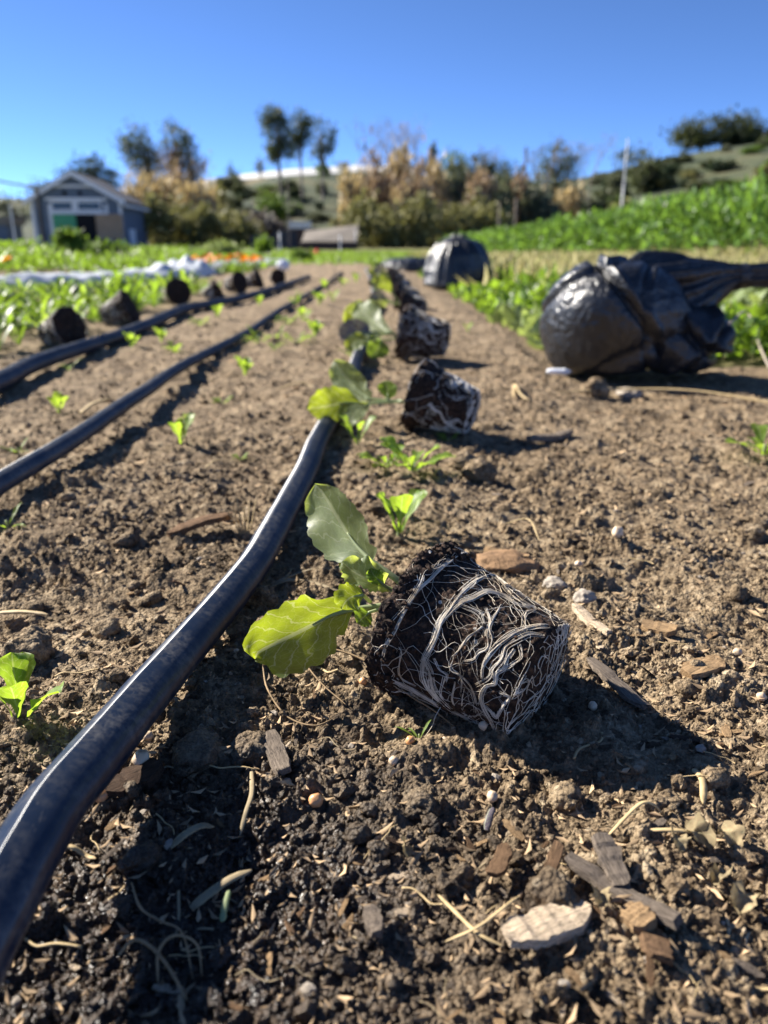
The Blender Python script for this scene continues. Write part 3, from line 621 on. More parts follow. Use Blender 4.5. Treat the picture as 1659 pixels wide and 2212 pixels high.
# plugs of the weedy row on the other side
lab2 = ['grey fuzzy root plug by the thick slate hose, at the end of its row', 'second root plug of the weedy row, pale with a dark tip', 'third root plug of the weedy row beside the slate hose', 'fourth root plug of the weedy row, half hidden in leaves',
        'fifth root plug of the weedy row, close behind the fourth', 'sixth root plug of the weedy row near the white tuft', 'seventh and last root plug of the weedy row']
for q, (px, py, k) in enumerate([(122, 752, 1.2), (250, 700, 1.2), (352, 664, 1.2), (440, 644, 1.15), (486, 637, 1.15), (525, 625, 1.2), (566, 616, 1.2)]):
    row_plug(px + 30 * k, py, 0, k * (.92 + .16 * ((q * 37) % 10) / 10), (205, 178, 232, 160, 215, 190, 240)[q], (16, 24, 8, 30, 12, 22, 5)[q], 51 + q, lab2[q], 220 if q < 3 else 60, 'kale plugs in the weedy row', lows=(26, 60))

# ================================================================== small weeds on the bare bed
def sprout_proto(seed, n, kind):
    g = np.random.default_rng(seed); root = empty('weed_seedling', (0, 0, 0), '', 'weed')
    for q in range(n):
        az = q * 6.28 / n + g.normal() * .35; el = g.uniform(.75, 1.4) if kind == 'up' else g.uniform(.15, .8); ln = g.uniform(.7, 1.1)
        d = np.array([math.cos(az) * math.cos(el), math.sin(az) * math.cos(el), math.sin(el)]); side = np.cross(d, [0, 0, 1])
        mid = [d * .08 * ln, d * .4 * ln + np.array([0, 0, .05]), d * .75 * ln + np.array([0, 0, .05]), d * ln - np.array([0, 0, .04])]
        prof = LONG if kind == 'grass' else SPAT
        V, Fc, uv = leaf_geo(mid, .19 * ln if kind != 'grass' else .06, np.cross(side, d), prof, nu=12, nv=4, wave=.12, teeth=(5, .08), cup=.25, seed=seed + q)
        MB().add(V, Fc, uv).build('leaf', M['sprout'], root)
    mb = MB().tube(spline([(0, 0, -.25), (.01, 0, 0), (0, .01, .25)], 8), .035, 6); mb.build('stem', M['petiole'], root)
    return root
protos = [sprout_proto(201, 5, 'up'), sprout_proto(202, 4, 'up'), sprout_proto(203, 7, 'flat'), sprout_proto(204, 5, 'grass'), sprout_proto(205, 9, 'flat')]
used = set()
def weed(px, py, size, k, label, rz=None, group='weed seedlings on the bare soil'):
    g = G(px, py); o = protos[k] if k not in used else copy_tree(protos[k]); used.add(k)
    o.location = (g[0], g[1], hz(g[0], g[1]) - .001); o.scale = (size,) * 3; o.rotation_euler = (0, 0, random.uniform(0, 6.28) if rz is None else rz)
    tag(o, label, 'weed', group)
weed(862, 1158, .046, 0, 'bright green seedling with upright leaves between the two nearest root plugs', 2.4)
weed(392, 968, .040, 1, 'pale green two-leaved seedling on open soil between two hoses', .2)
weed(50, 1585, .040, 0, 'yellow-green lettuce-like seedling beside a grey clod', 1.0)
weed(890, 1035, .046, 4, 'low spreading chickweed with round leaves between root plugs', .4)
weed(838, 1022, .034, 2, 'small chickweed sprig against the shaded hose side', 1.4)
weed(772, 968, .040, 1, 'pale sprig of weed at the hose edge beneath the round leaf', 2.2)
weed(128, 888, .034, 1, 'light green sprout beside an orange-brown straw', 1.3)
weed(530, 808, .040, 0, 'bright seedling beyond the middle hose, taller than its neighbours', .4)
weed(20, 1165, .028, 3, 'thin grassy sprout at the edge of the shaded hose', 1.0)
weed(968, 955, .018, 2, 'tiny pale weed touching the wedge-rimmed plug', .6)
weed(905, 1610, .012, 3, 'tiny grass tuft on the soil in front of the near plug', .5)
weed(150, 800, .034, 3, 'slim grassy sprout standing against the slate hose', .2)
weed(285, 752, .040, 0, 'leafy weed growing against the slate hose', .9)
weed(40, 985, .026, 3, 'single thin green blade on soil beside the middle hose', .9)
for q, (px, py, sz, k) in enumerate([(560, 745, .07, 3), (600, 735, .06, 3), (640, 742, .05, 2), (680, 735, .05, 0), (590, 760, .05, 3), (655, 700, .05, 0), (620, 705, .05, 2), (470, 690, .05, 0), (430, 705, .045, 2), (380, 760, .04, 2),
        (350, 745, .04, 0), (690, 660, .06, 0), (720, 650, .06, 1), (640, 665, .05, 0), (560, 660, .05, 1), (740, 620, .06, 0), (700, 625, .06, 1), (770, 610, .07, 0), (660, 640, .06, 2), (1010, 720, .03, 1), (815, 745, .05, 3), (760, 770, .04, 3), (400, 900, .014, 2), (1650, 980, .05, 2), (520, 1000, .012, 2), (480, 870, .02, 2)]):
    weed(px, py, sz, k, 'small green weed sprout among many on the bare bed')

# ================================================================== chips, straw, beads, pebbles, clods
def chip_proto(seed, l, wd, th, n=10):
    g = np.random.default_rng(seed); u = np.linspace(-.5, .5, n)
    a = wd * (.5 + .045 * g.normal(size=n)) * np.interp(np.abs(u), [0, .35, .5], [1, .95, .35 + .5 * g.random()]); b = wd * (.5 + .045 * g.normal(size=n)) * np.interp(np.abs(u), [0, .35, .5], [1, .95, .3 + .5 * g.random()])
    bend = l * .06 * np.sin(u * 3 + g.random() * 6); V = []
    for i in range(n):
        x = u[i] * l; t = th * (.4 + .25 * g.random()); V += [(x, -b[i], bend[i] - t), (x, -b[i] * .9, bend[i] + t), (x, .03 * wd * g.normal(), bend[i] + t * 1.25), (x, a[i] * .9, bend[i] + t), (x, a[i], bend[i] - t)]
    V = np.array(V); V[:5, 0] -= l * .06 * g.random(5); V[-5:, 0] += l * .08 * g.random(5); F4 = []
    for i in range(n - 1):
        for j in range(5): F4.append([i * 5 + j, i * 5 + (j + 1) % 5, (i + 1) * 5 + (j + 1) % 5, (i + 1) * 5 + j])
    mb = MB().add(V, F4); mb.F.append(np.array([[0, 1, 2, 3, 4][::-1]])); mb.F.append(np.array([[(n - 1) * 5 + j for j in range(5)]]))
    return mb
CHIPM = ['chip_tan', 'chip_brown', 'chip_grey', 'chip_tan', 'chip_brown', 'chip_dark', 'chip_grey', 'chip_pale']
chips = []
for q in range(8):
    g = np.random.default_rng(300 + q)
    o = chip_proto(300 + q, 1, g.uniform(.14, .42), g.uniform(.03, .06)).build('wood_chip', M[CHIPM[q]], smooth=False); chips.append(o)
cu = set()
CHIPL = {'chip_tan': 'tan wood chip lying flat on the crumbly soil', 'chip_brown': 'brown wood chip lying flat on the crumbly soil', 'chip_grey': 'weathered grey wood chip on the crumbly soil', 'chip_dark': 'dark bark flake on the crumbly soil', 'chip_pale': 'small pale cream wood chip on the crumbly soil'}
def lay(o, p, size, rz, tilt=.15, lift=.3):
    o.location = (p[0], p[1], hz(p[0], p[1]) + size * .02 + .0006 * lift); o.scale = (size,) * 3
    o.rotation_euler = (random.gauss(0, tilt), random.gauss(0, tilt), rz)
def chip(px, py, size, k, rz, label=None, tilt=.15):
    o = chips[k] if k not in cu else chips[k].copy()
    if k in cu: COL.objects.link(o)
    cu.add(k); lay(o, G(px, py), size, rz, tilt)
    tag(o, label or CHIPL[CHIPM[k]], 'wood chip', 'wood chips strewn on the soil')
def clear_of_plug(x, y): return ((x - .045) / .07) ** 2 + ((y - .335) / .05) ** 2 > 1
placed = 0
while placed < 210:
    px, py = random.uniform(-60, 1720), 900 + 1350 * random.random() ** .8
    if px < 600 and random.random() < .35: continue
    p = G(px, py)
    if not clear_of_plug(p[0], p[1]) : continue
    k = random.choice([0, 1, 2, 3, 4, 5, 6, 6, 2, 0, 7]); chip(px, py, random.uniform(.004, .013) * random.uniform(.7, 1.25) * (1 if py < 1700 else .8), k, random.uniform(0, 6.28), tilt=.22); placed += 1
# chips that stand out in the photograph
def named_chip(px, py, px2, py2, wd, th, mat, label, seed, tilt=.05, n=12, dz=.002, name='wood_chip', cat='wood chip'):
    p, q = G(px, py), G(px2, py2); v = q - p; l = np.linalg.norm(v); o = chip_proto(seed, l, wd, th, n).build(name, M[mat], smooth=False)
    m = (p + q) / 2; o.location = (m[0], m[1], float(macro(m[0], m[1])) + .004 + dz * .5); o.rotation_euler = (random.gauss(0, tilt), -tilt, math.atan2(v[1], v[0])); tag(o, label, cat); return o
named_chip(1095, 2085, 1262, 2010, .0125, .003, 'chip_pale', 'large pale splintered wood chip lying alone on dry soil', 401, .04, 16, .006)
named_chip(1230, 1905, 1450, 2040, .0072, .0022, 'chip_grey', 'long grey-brown wood sliver crossed over another', 402, .06, 14, .005)
named_chip(1290, 1870, 1340, 1960, .0085, .0022, 'chip_grey', 'broad grey wood sliver wedged against a longer one', 403, -.12, 12, .007)
named_chip(1160, 1990, 1200, 1885, .005, .002, 'chip_brown', 'upright-leaning split stick of brown wood beside curled straw', 404, .2, 12, .006)
named_chip(1062, 1930, 1090, 1870, .0065, .0015, 'chip_brown', 'reddish brown bark strip on damp dark soil', 405, .08, 10, .004)
named_chip(235, 1742, 345, 1692, .015, .004, 'chip_dark', 'dark brown bark slab under the raised hose', 406, .05, 12, .005)
named_chip(585, 1620, 612, 1702, .009, .002, 'chip_grey', 'grey bark flake with a pale broken edge in the hose shadow', 407, .12, 10, .005)
named_chip(1403, 2052, 1416, 2128, .009, .002, 'chip_brown', 'reddish oblong wood chip on pale dry soil', 408, .1, 10, .004)
named_chip(1272, 1460, 1385, 1545, .008, .002, 'chip_grey', 'long grey stick lying inside the near plug shadow', 409, .03, 12, .004)
named_chip(1240, 1340, 1310, 1400, .007, .003, 'chip_pale', 'straw-pale split stick behind the small end of the near plug', 410, .08, 12, .004)
named_chip(1480, 1490, 1550, 1455, .014, .003, 'chip_tan', 'broad tan wood chip with two grooves on dry soil', 411, .04, 10, .004)
named_chip(1385, 1375, 1455, 1390, .012, .003, 'chip_tan', 'flat tan chip with a rounded end behind the near plug', 412, .04, 10, .004)
named_chip(1145, 960, 1230, 938, .012, .006, 'chip_grey', 'short grey stick lying beyond the wedge-rimmed plug', 413, .03, 10, .006)
named_chip(800, 1995, 815, 2060, .006, .0025, 'chip_grey', 'narrow grey splinter on dark wet soil', 414, .06, 10, .003)
named_chip(1050, 1200, 1140, 1225, .010, .004, 'chip_tan', 'pale brown twig stub behind the flat stone', 415, .05, 10, .003)
named_chip(370, 1180, 500, 1150, .012, .004, 'chip_brown', 'long brown bark strip lying level on soil beside the hose', 416, .03, 12, .004)
named_chip(1345, 2010, 1395, 2060, .010, .003, 'chip_tan', 'small tan chip leaning on dry leaf scraps', 417, .15, 10, .004)

# straw and dry stems
def stems(name, pts, rad, mat, label, cat='straw', flat=.5, group=None, seed=1):
    rad = rad * .72
    P = spline(pts, 26); u = np.linspace(0, 1, 26); g = np.random.default_rng(seed)
    o = MB().tube(P, rad * (np.interp(u, [0, .1, .85, 1], [.6, 1, .9, .25])) * (1 + .25 * vn2(u * 9, u * 0, seed)), 6, flat).build(name, M[mat]); return tag(o, label, cat, group)
def gl(l, dz=.003):
    out = []
    for x, y, *z in l:
        p = G(x, y); out.append(np.array([p[0], p[1], hz(p[0], p[1]) * .6 + dz + (z[0] if z else 0)]))
    return out
stems('straw', gl([(568, 1285), (620, 1276, .002), (680, 1282), (720, 1296), (770, 1300)]), .0030, 'straw_dull', 'flat yellowish dry blade reaching from the hose toward the near plug', flat=.2)
stems('straw', gl([(585, 1275), (650, 1255), (700, 1258), (735, 1268)]), .0016, 'straw_dull', 'twisted brown dry stem on the soil behind the lower kale leaf', seed=3)
stems('dry_root', gl([(570, 1480, .006), (640, 1448, .010), (720, 1456, .010), (800, 1480, .008), (880, 1530, .006), (930, 1555, .004), (978, 1590)]), .0008, 'dryroot', 'thin brown runner root crossing soil in front of the near plug', 'root', 1)
stems('dry_root', gl([(570, 1480, .006), (580, 1520, .004), (620, 1560), (680, 1580), (730, 1560)]), .0007, 'dryroot', 'loop of thin brown root hanging from the runner root', 'root', 1)
stems('dry_root', gl([(640, 1450, .008), (690, 1500, .004), (750, 1540)]), .0006, 'dryroot', 'fine brown rootlet forking off the runner root', 'root', 1)
stems('dry_root', gl([(262, 2108, .005), (300, 2098, .009), (340, 2120, .009), (375, 2160, .008), (410, 2215, .004)]), .0008, 'dryroot', 'hooked tan root arching out of wet dark soil', 'root', 1)
stems('dry_root', gl([(345, 2150, .002), (350, 2110, .006), (385, 2088, .008), (430, 2092, .006), (440, 2140, .001)]), .0007, 'dryroot', 'second tan root hoop beside the hooked one in wet soil', 'root', 1)
stems('dry_root', gl([(290, 1950, .004), (310, 2010, .006), (350, 2040, .006), (400, 2075, .006), (420, 2140)]), .0006, 'dryroot', 'brown branching root running down through the hose shadow', 'root', 1)
stems('dry_husk', gl([(372, 1866), (405, 1850, .004), (440, 1838, .006), (466, 1828, .004)]), .0026, 'straw_dull', 'pale split husk with frayed end in the hose shadow', 'husk', .3)
stems('dry_husk', gl([(415, 1988), (450, 1968, .004), (500, 1940, .006), (546, 1908, .004)]), .0028, 'straw_dull', 'long tan husk pointing at the shadow edge on dark soil', 'husk', .3)
stems('dry_husk', gl([(545, 1680), (546, 1740, .002), (535, 1790, .003), (520, 1825)]), .0015, 'straw_dull', 'wavy dry grass blade hanging down through the hose shadow', 'husk', .3)
stems('straw', gl([(115, 1858), (160, 1864, .003), (190, 1870), (212, 1880)]), .0016, 'straw', 'yellow green straw by the raised hose on wet soil', seed=5)
stems('straw', gl([(483, 2020), (490, 1985, .004), (498, 1955, .005)]), .0016, 'petiole', 'short green stalk standing in the shaded wet soil', seed=6)
stems('straw', gl([(0, 1345, .004), (60, 1352, .006), (110, 1360, .006)]), .0028, 'straw', 'thick straw stub lying above the grey clod', seed=7)
stems('straw', gl([(960, 2070, .004), (1030, 2065, .008), (1090, 2030, .010), (1120, 1990, .006)]), .0009, 'straw', 'curved straw beside the large splintered chip', seed=8)
stems('straw', gl([(945, 1955), (985, 2010, .004), (1030, 2070, .006), (1085, 2100, .004)]), .0011, 'straw', 'bent straw meeting the large splintered chip', seed=9)
stems('straw', gl([(1310, 1830), (1370, 1800, .006), (1400, 1795, .006), (1430, 1790)]), .0012, 'straw', 'curled straw above the shrivelled leaf', seed=10)
stems('straw', gl([(1395, 1830), (1440, 1838, .004), (1500, 1842, .005)]), .0016, 'straw', 'tan straw lying across the shrivelled leaf edge', seed=11)
stems('straw', gl([(1495, 1690), (1510, 1730, .004), (1515, 1765)]), .0022, 'straw', 'short split straw stub standing in dry crumbs', seed=12)
stems('straw', gl([(1090, 1150, .004), (1140, 1152, .008), (1165, 1185, .004)]), .0012, 'straw', 'curved straw behind the flat brown stone', seed=13)
stems('straw', gl([(1110, 860), (1112, 845, .004), (1125, 860, .004), (1145, 870)]), .004, 'straw', 'bent straw strip lying past the wedge-rimmed plug', seed=14)
stems('straw', gl([(600, 845), (650, 842, .004), (690, 848)]), .004, 'straw', 'pale straw lying across soil short of the round kale leaf', seed=15)
stems('straw', gl([(175, 900), (205, 882, .006), (245, 872, .006)]), .006, 'straw', 'orange-brown straw beside a light green sprout', seed=16)
stems('straw', gl([(440, 1035), (470, 1020, .006), (520, 1018, .005)]), .002, 'straw', 'thin orange straw arching over open soil', seed=17)
stems('straw', gl([(1690, 870), (1500, 848, .006), (1330, 838, .004), (1200, 850)]), .005, 'straw', 'long straw on the ground in front of the big bag', seed=18)
for q in range(6):                                              # dry tuft at the hose edge
    p = G(527 + q * 3 - 6, 1162); stems('straw', [p, p + np.array([.002 * (q - 3), .002, .015]), p + np.array([.004 * (q - 3), .003 * (q % 2), .026 + .004 * (q % 3)])], .0012, 'straw', 'dry straw stalk in the upright tuft at the hose edge', group='upright straw tuft', seed=20 + q, flat=.4)
sp = []
for q in range(4):
    g = np.random.default_rng(500 + q); P = np.cumsum(np.vstack([[0, 0, 0], np.stack([.25 + 0 * np.arange(4), .12 * g.normal(size=4), .05 * g.normal(size=4)], -1)]), 0) - np.array([.5, 0, 0])
    o = MB().tube(spline(P, 12), .02 + .012 * q / 3, 5, .5).build('straw', M['straw' if q % 2 else 'straw_dull']); sp.append(o)
for q in range(90):
    px, py = random.uniform(-40, 1700), 900 + 1320 * random.random() ** .9; p = G(px, py)
    if not clear_of_plug(p[0], p[1]): continue
    k = q % 4; o = sp[k] if q < 4 else sp[k].copy()
    if q >= 4: COL.objects.link(o)
    lay(o, p, random.uniform(.007, .022), random.uniform(0, 6.28), .15, 1.5); tag(o, 'short bright straw scrap strewn on the bed' if k % 2 else 'short dull straw scrap strewn on the bed', 'straw', 'straw scraps on the bed')
if True:                                                         # curled leaf scraps
    def scrap(px, py, size, seed, label, mat='dry_leaf'):
        p = G(px, py); g = np.random.default_rng(seed); az = g.uniform(0, 6.28); d = np.array([math.cos(az), math.sin(az), 0])
        m = [p + d * size * t + np.array([0, 0, hz(p[0], p[1]) + .003 + .35 * size * math.sin(3.1 * (t + .5))]) for t in (-.5, -.2, .1, .5)]
        V, Fc, uv = leaf_geo(m, size * .42, (g.normal() * .4, -.3, 1), OVAL, nu=16, nv=5, wave=.35, cup=.8, teeth=(3, .15), seed=seed); V = V + size * .28 * np.stack([vn3(V, 2.2 / size, seed), vn3(V, 2.2 / size, seed + 1), vn3(V, 2.6 / size, seed + 2)], -1) + size * .12 * np.stack([vn3(V, 6 / size, seed), vn3(V, 6 / size, seed + 1), vn3(V, 6 / size, seed + 2)], -1)
        tag(MB().add(V, Fc, uv).build('dead_leaf', M[mat]), label, 'dead leaf')
    M['fleck'] = leafmat('fleck', (.36, .25, .145), (.3, .2, .1), .8, .04, 0, .55)
    nf = 8000; gf = np.random.default_rng(66); yf = .15 * (1.6 / .15) ** gf.random(nf); xf = (gf.random(nf) * 2 - 1) * (.55 * yf + .1); kf = ((xf - .045) / .07) ** 2 + ((yf - .335) / .05) ** 2 > 1; xf, yf = xf[kf], yf[kf]
    FLECK = (np.stack([xf, yf, hgt(xf, yf) + .0006], -1), (.0018 + .006 * gf.random(len(xf)) ** 2) * (1 + .8 * yf))
    scrap(1500, 1840, .011, 601, 'grey-green shrivelled leaf curled on dry soil beside straws'); scrap(1570, 1835, .010, 602, 'shrivelled leaf lobe touching a larger curled leaf')
    scrap(1455, 1875, .007, 603, 'ragged brown leaf curl below the shrivelled leaves'); scrap(1290, 1990, .008, 604, 'yellowish crumpled leaf beneath crossed wood slivers')
    scrap(1550, 1925, .008, 605, 'small reddish dry leaf on dry clods'); scrap(875, 1862, .006, 606, 'little cream leaf flake on damp dark soil', 'dry_leaf')
    scrap(1600, 1980, .010, 607, 'long dry leaf blade at the sunny soil edge'); stems('leaf_scrap', gl([(1050, 1806), (1056, 1790, .003), (1064, 1772, .003)]), .0022, 'leaf_purple', 'upright dark leaf scrap stuck in soil', 'dead leaf', .25)
# beads of slow-release feed
def lump(name, seed, k, amp, mat, smooth=True, freq=1.7):
    V, Fc = ico(k); V = V * (1 + amp * vn3(V, freq, seed)[:, None] + amp * .5 * vn3(V, freq * 2.6, seed + 1)[:, None] + amp * .28 * vn3(V, freq * 6, seed + 2)[:, None])
    return MB().add(V, Fc).build(name, mat, smooth=smooth)
bead = lump('fertilizer_bead', 701, 3, .25, M['bead']); bead2 = lump('fertilizer_bead', 702, 3, .35, M['bead_pale'])
BD = [(683, 1750, .0030, 0), (224, 1747, .0034, 0), (311, 1682, .0036, 1), (322, 1614, .0028, 1), (711, 1385, .0028, 0), (784, 1488, .0022, 0), (1062, 1742, .0026, 1), (850, 1670, .0022, 1), (886, 1625, .0022, 0), (1042, 1608, .0022, 1), (330, 1690, .002, 1), (1278, 1553, .0024, 1), (960, 1615, .002, 1),
      (1590, 1425, .0026, 1), (1190, 1272, .003, 1), (1250, 1222, .003, 1), (745, 1330, .002, 1), (1330, 1188, .0045, 1), (1640, 1530, .0026, 1), (512, 1420, .0016, 1)]
for q, (px, py, sz, k) in enumerate(BD):
    o = (bead, bead2)[k]; o = o if q in (0, 2) else o.copy()
    if q not in (0, 2): COL.objects.link(o)
    p = G(px, py); o.location = (p[0], p[1], hz(p[0], p[1]) + sz * .5); o.scale = (sz, sz * random.uniform(.8, 1.1), sz * .95); o.rotation_euler = (random.random(), random.random(), random.random() * 6)
    tag(o, ('orange', 'pale peach')[k] + ' rounded fertilizer bead resting on the soil', 'bead', 'fertilizer beads on the soil')
pb = [lump('pebble', 711 + q, 2, .5, M['pebble'], False) for q in range(4)]
for q in range(46):
    px, py = random.uniform(0, 1660), 950 + 1230 * random.random(); p = G(px, py)
    if not clear_of_plug(p[0], p[1]): continue
    o = pb[q] if q < 4 else pb[q % 4].copy()
    if q >= 4: COL.objects.link(o)
    sz = random.uniform(.0009, .0024); o.location = (p[0], p[1], hz(p[0], p[1]) + sz * .35); o.scale = (sz * 1.2, sz, sz * .7); o.rotation_euler = (0, 0, random.random() * 6)
    tag(o, 'small grey-beige pebble lying on the soil', 'pebble', 'pebbles on the soil')
def clod(px, py, w_, h_, seed, label, mat='clod', name='soil_clod', cat='soil clod', dz=.3, amp=.5, yw=1.0):
    p = G(px, py); o = lump(name, seed, 4, amp, M[mat]); me = o.data
    co = np.empty(len(me.vertices) * 3); me.vertices.foreach_get('co', co); V = co.reshape(-1, 3)
    V = V * (1 + .10 * vn3(V, 9, seed + 5)[:, None] + .06 * vn3(V, 22, seed + 6)[:, None]) * np.array([w_, w_ * yw, h_])
    me.vertices.foreach_set('co', V.astype(np.float32).ravel()); o.location = (p[0], p[1], hz(p[0], p[1]) + h_ * dz); tag(o, label, cat)
clod(68, 1425, .0125, .0105, 801, 'rounded grey soil clod above the yellow-green seedling', dz=.5)
clod(1035, 1042, .016, .013, 802, 'round dry clod in the gap behind the near plug', dz=.4); clod(1000, 1010, .015, .011, 803, 'darker clod leaning on the round dry one', dz=.4)
clod(1092, 1228, .024, .010, 804, 'flat ochre-brown stone lying behind the near plug', 'stone', 'flat_stone', 'stone', .35, .45, .8)
clod(1195, 1278, .008, .005, 805, 'small beige stone lying right behind the near plug end', 'pebble', 'flat_stone', 'stone'); clod(1260, 1310, .007, .005, 806, 'lumpy pale stone farther behind the near plug end', 'pebble', 'flat_stone', 'stone')
clod(1190, 1968, .009, .007, 807, 'pale crumbly clod between wood slivers'); clod(905, 1752, .008, .005, 808, 'grey clod at the edge of the damp soil'); clod(1620, 1160, .010, .007, 809, 'low clod on open dry soil')
clod(1285, 838, .022, .02, 810, 'dark clod at the foot of the big black bag'); clod(1360, 835, .02, .010, 811, 'pale flat stone before the big black bag', 'pebble', 'flat_stone', 'stone'); clod(545, 1640, .010, .007, 812, 'pale clod in the hose shadow')

# ================================================================== black bags
def hull_bag(center, radii, seed, q=9, nf=11, nth=140, nph=80, creases=(), zmin=None, fold=.012):
    g = np.random.default_rng(seed); N = unit(g.normal(size=(nf, 3))); dk = g.uniform(.86, 1.06, nf)
    th = np.linspace(0, 2 * np.pi, nth, endpoint=False); ph = np.linspace(.002, math.pi - .002, nph)
    T, Pp = np.meshgrid(th, ph); d = np.stack([np.sin(Pp) * np.cos(T), np.sin(Pp) * np.sin(T), np.cos(Pp)], -1).reshape(-1, 3)
    k = (np.maximum(d @ N.T, 0) / dk) ** q; r = 1 / (k.sum(1) + .8) ** (1 / q)
    V = d * r[:, None] * np.array(radii)
    for (n, off, amp, wd) in creases:
        n = unit(np.array(n, float)); sdist = V @ n - off; V = V - d * (amp * np.exp(-(sdist / wd) ** 2))[:, None] + d * (.5 * amp * np.exp(-((sdist - 1.8 * wd) / wd) ** 2))[:, None]
    f = np.abs(vn3(V, 22, seed + 1)) * 2; V = V - d * (fold * (1 - f) ** 3 * (.4 + vn3(V, 8, seed + 2)))[:, None]
    rdg = lambda s_, k_: (1 - np.abs(vn3(V, s_, k_)) * 2.2) ** 4
    V = V + d * (.006 * vn3(V, 16, seed + 3) + .0035 * rdg(19, seed + 4) * (vn3(V, 9, seed + 8) + .4) + .0016 * rdg(60, seed + 5))[:, None] + center
    if zmin is not None:
        low = V[:, 2] < zmin + .02; V[low, 2] = zmin + .02 - .02 * np.tanh((zmin + .02 - V[low, 2]) / .03)
    n_, m_ = nph, nth; i = np.arange(n_ - 1)[:, None] * m_; j = np.arange(m_)[None]; kk = (j + 1) % m_
    return V, np.stack([i + j, i + m_ + j, i + m_ + kk, i + kk], -1).reshape(-1, 4)
ZB = 1.43
bc = U(1322, 706, ZB); base = np.array([bc[0], bc[1], -.01])
bag = empty('plastic_bag', base, 'big shiny black bag with a twisted neck, slumped at the bed edge', 'bag', 'black bags beside the bed')
V, Fc = hull_bag(bc, (.138, .13, .125), 907, 5, 6, creases=[((.75, -.1, .62), .040, .016, .006), ((-.30, .45, .84), .080, .010, .005), ((.2, -.6, -.75), .09, .008, .007), ((.9, -.4, .1), .07, .008, .005)], zmin=-.012, fold=.006)
MB().add(V, Fc).build('bag_body', M['bag'], bag, base=base)
V, Fc = hull_bag(U(1474, 738, ZB - .01), (.095, .09, .075), 905, 7, 8, creases=[((-.8, 0, .6), -.02, .022, .010), ((.6, -.3, .7), .03, .018, .008)], zmin=-.012, fold=.012)
MB().add(V, Fc).build('bag_fold', M['bag'], bag, base=base)
P = spline([U(1330, 655, ZB), U(1400, 640, ZB), U(1480, 628, ZB - .01), U(1545, 606, ZB - .02), U(1605, 596, ZB - .03), U(1700, 600, ZB - .03), U(1820, 640, ZB - .02), U(1960, 740, ZB)], 150)
u = np.linspace(0, 1, 150); th = np.linspace(0, 2 * np.pi, 72, endpoint=False)
rid = 1 + (.10 + .05 * np.cos(u * 9))[:, None] * np.cos(7 * th[None] + 3 * u[:, None] + 1.2 * np.sin(5 * u)[:, None]) + .10 * np.cos(13 * th[None] - 4 * u[:, None]) + .06 * np.cos(3 * th[None] + 9 * u[:, None])
nk = MB().tube(P, np.interp(u, [0, .12, .3, .42, .52, .6, .8, 1], [.06, .072, .060, .038, .023, .019, .024, .04]), 72, .95, True, rid)
nk.build('bag_neck', M['bag'], bag, base=base)
tw = P[82:88]; MB().tube(tw, .0235, 24, .95, False).build('neck_tie', M['bag'], bag, base=base)
# second bag, gathered at its top
b2 = G(995, 621); base = np.array([b2[0], b2[1] + .17, -.01])
bag2 = empty('plastic_bag', base, 'upright black bag gathered into pleats at the top, standing by weeds', 'bag', 'black bags beside the bed')
u = np.linspace(0, 1, 90); th = np.linspace(0, 2 * np.pi, 160, endpoint=False); g = np.random.default_rng(911)
rad = np.interp(u, [0, .05, .3, .6, .82, .93, 1], [.175, .19, .188, .165, .115, .07, .02]); zz = np.interp(u, [0, .3, .6, .82, .93, 1], [0, .09, .18, .245, .268, .272])
ple = 1 + (.02 + .085 * u)[:, None] * (3.2 * vn2(np.cos(th)[None] * 3.1 + 4 + .6 * u[:, None], np.sin(th)[None] * 3.1 + .5 * u[:, None], 61) + 2.2 * vn2(np.cos(th)[None] * 7 + 4 + 0 * u[:, None], np.sin(th)[None] * 7 + .8 * u[:, None], 62)) * np.interp(u, [0, .2, 1], [.3, 1, 1])[:, None]
X = rad[:, None] * ple; V = np.stack([base[0] + X * np.cos(th) * 1.02, base[1] + X * np.sin(th) * .9, base[2] + zz[:, None] + .02 * vn2(np.cos(th)[None] * 2 + 5, np.sin(th)[None] * 2 + u[:, None] * 3, 5)], -1).reshape(-1, 3)
V += .008 * np.stack([vn3(V, 14, 3), vn3(V, 14, 4), vn3(V, 14, 5)], -1)
i = np.arange(89)[:, None] * 160; j = np.arange(160)[None]; k = (j + 1) % 160
MB().add(V, np.stack([i + j, i + k, i + 160 + k, i + 160 + j], -1).reshape(-1, 4)).build('bag_body', M['bag'], bag2, base=base)
tp = base + np.array([0, 0, .272]); 
for q in range(5):
    a_ = q * 1.3; MB().tube(spline([tp + np.array([.02 * math.cos(a_), .02 * math.sin(a_), -.02]), tp + np.array([.035 * math.cos(a_), .03 * math.sin(a_), .012]), tp + np.array([.065 * math.cos(a_), .05 * math.sin(a_), -.004])], 14), np.linspace(.018, .008, 14), 10, .5).build('bag_top_fold', M['bag'], bag2, base=base)
tb = G(880, 582); V, Fc = hull_bag(np.array([tb[0] + .12, tb[1] + .2, .0]), (.45, .3, .12), 921, zmin=-.02, fold=.05)
tag(MB().add(V, Fc).build('crumpled_tarp', M['bag']), 'low crumpled black sheet lying at the far end of the bed', 'tarp')
M['white_plastic'] = simple('white_plastic', (.72, .74, .78), .45, .12, 20, .3, 60, .004)
V, Fc = hull_bag(G(1207, 803, .008), (.020, .009, .006), 931, nth=40, nph=24, fold=.004)
tag(MB().add(V, Fc).build('plastic_scrap', M['white_plastic']), 'white plastic scrap under the edge of the big black bag', 'scrap')
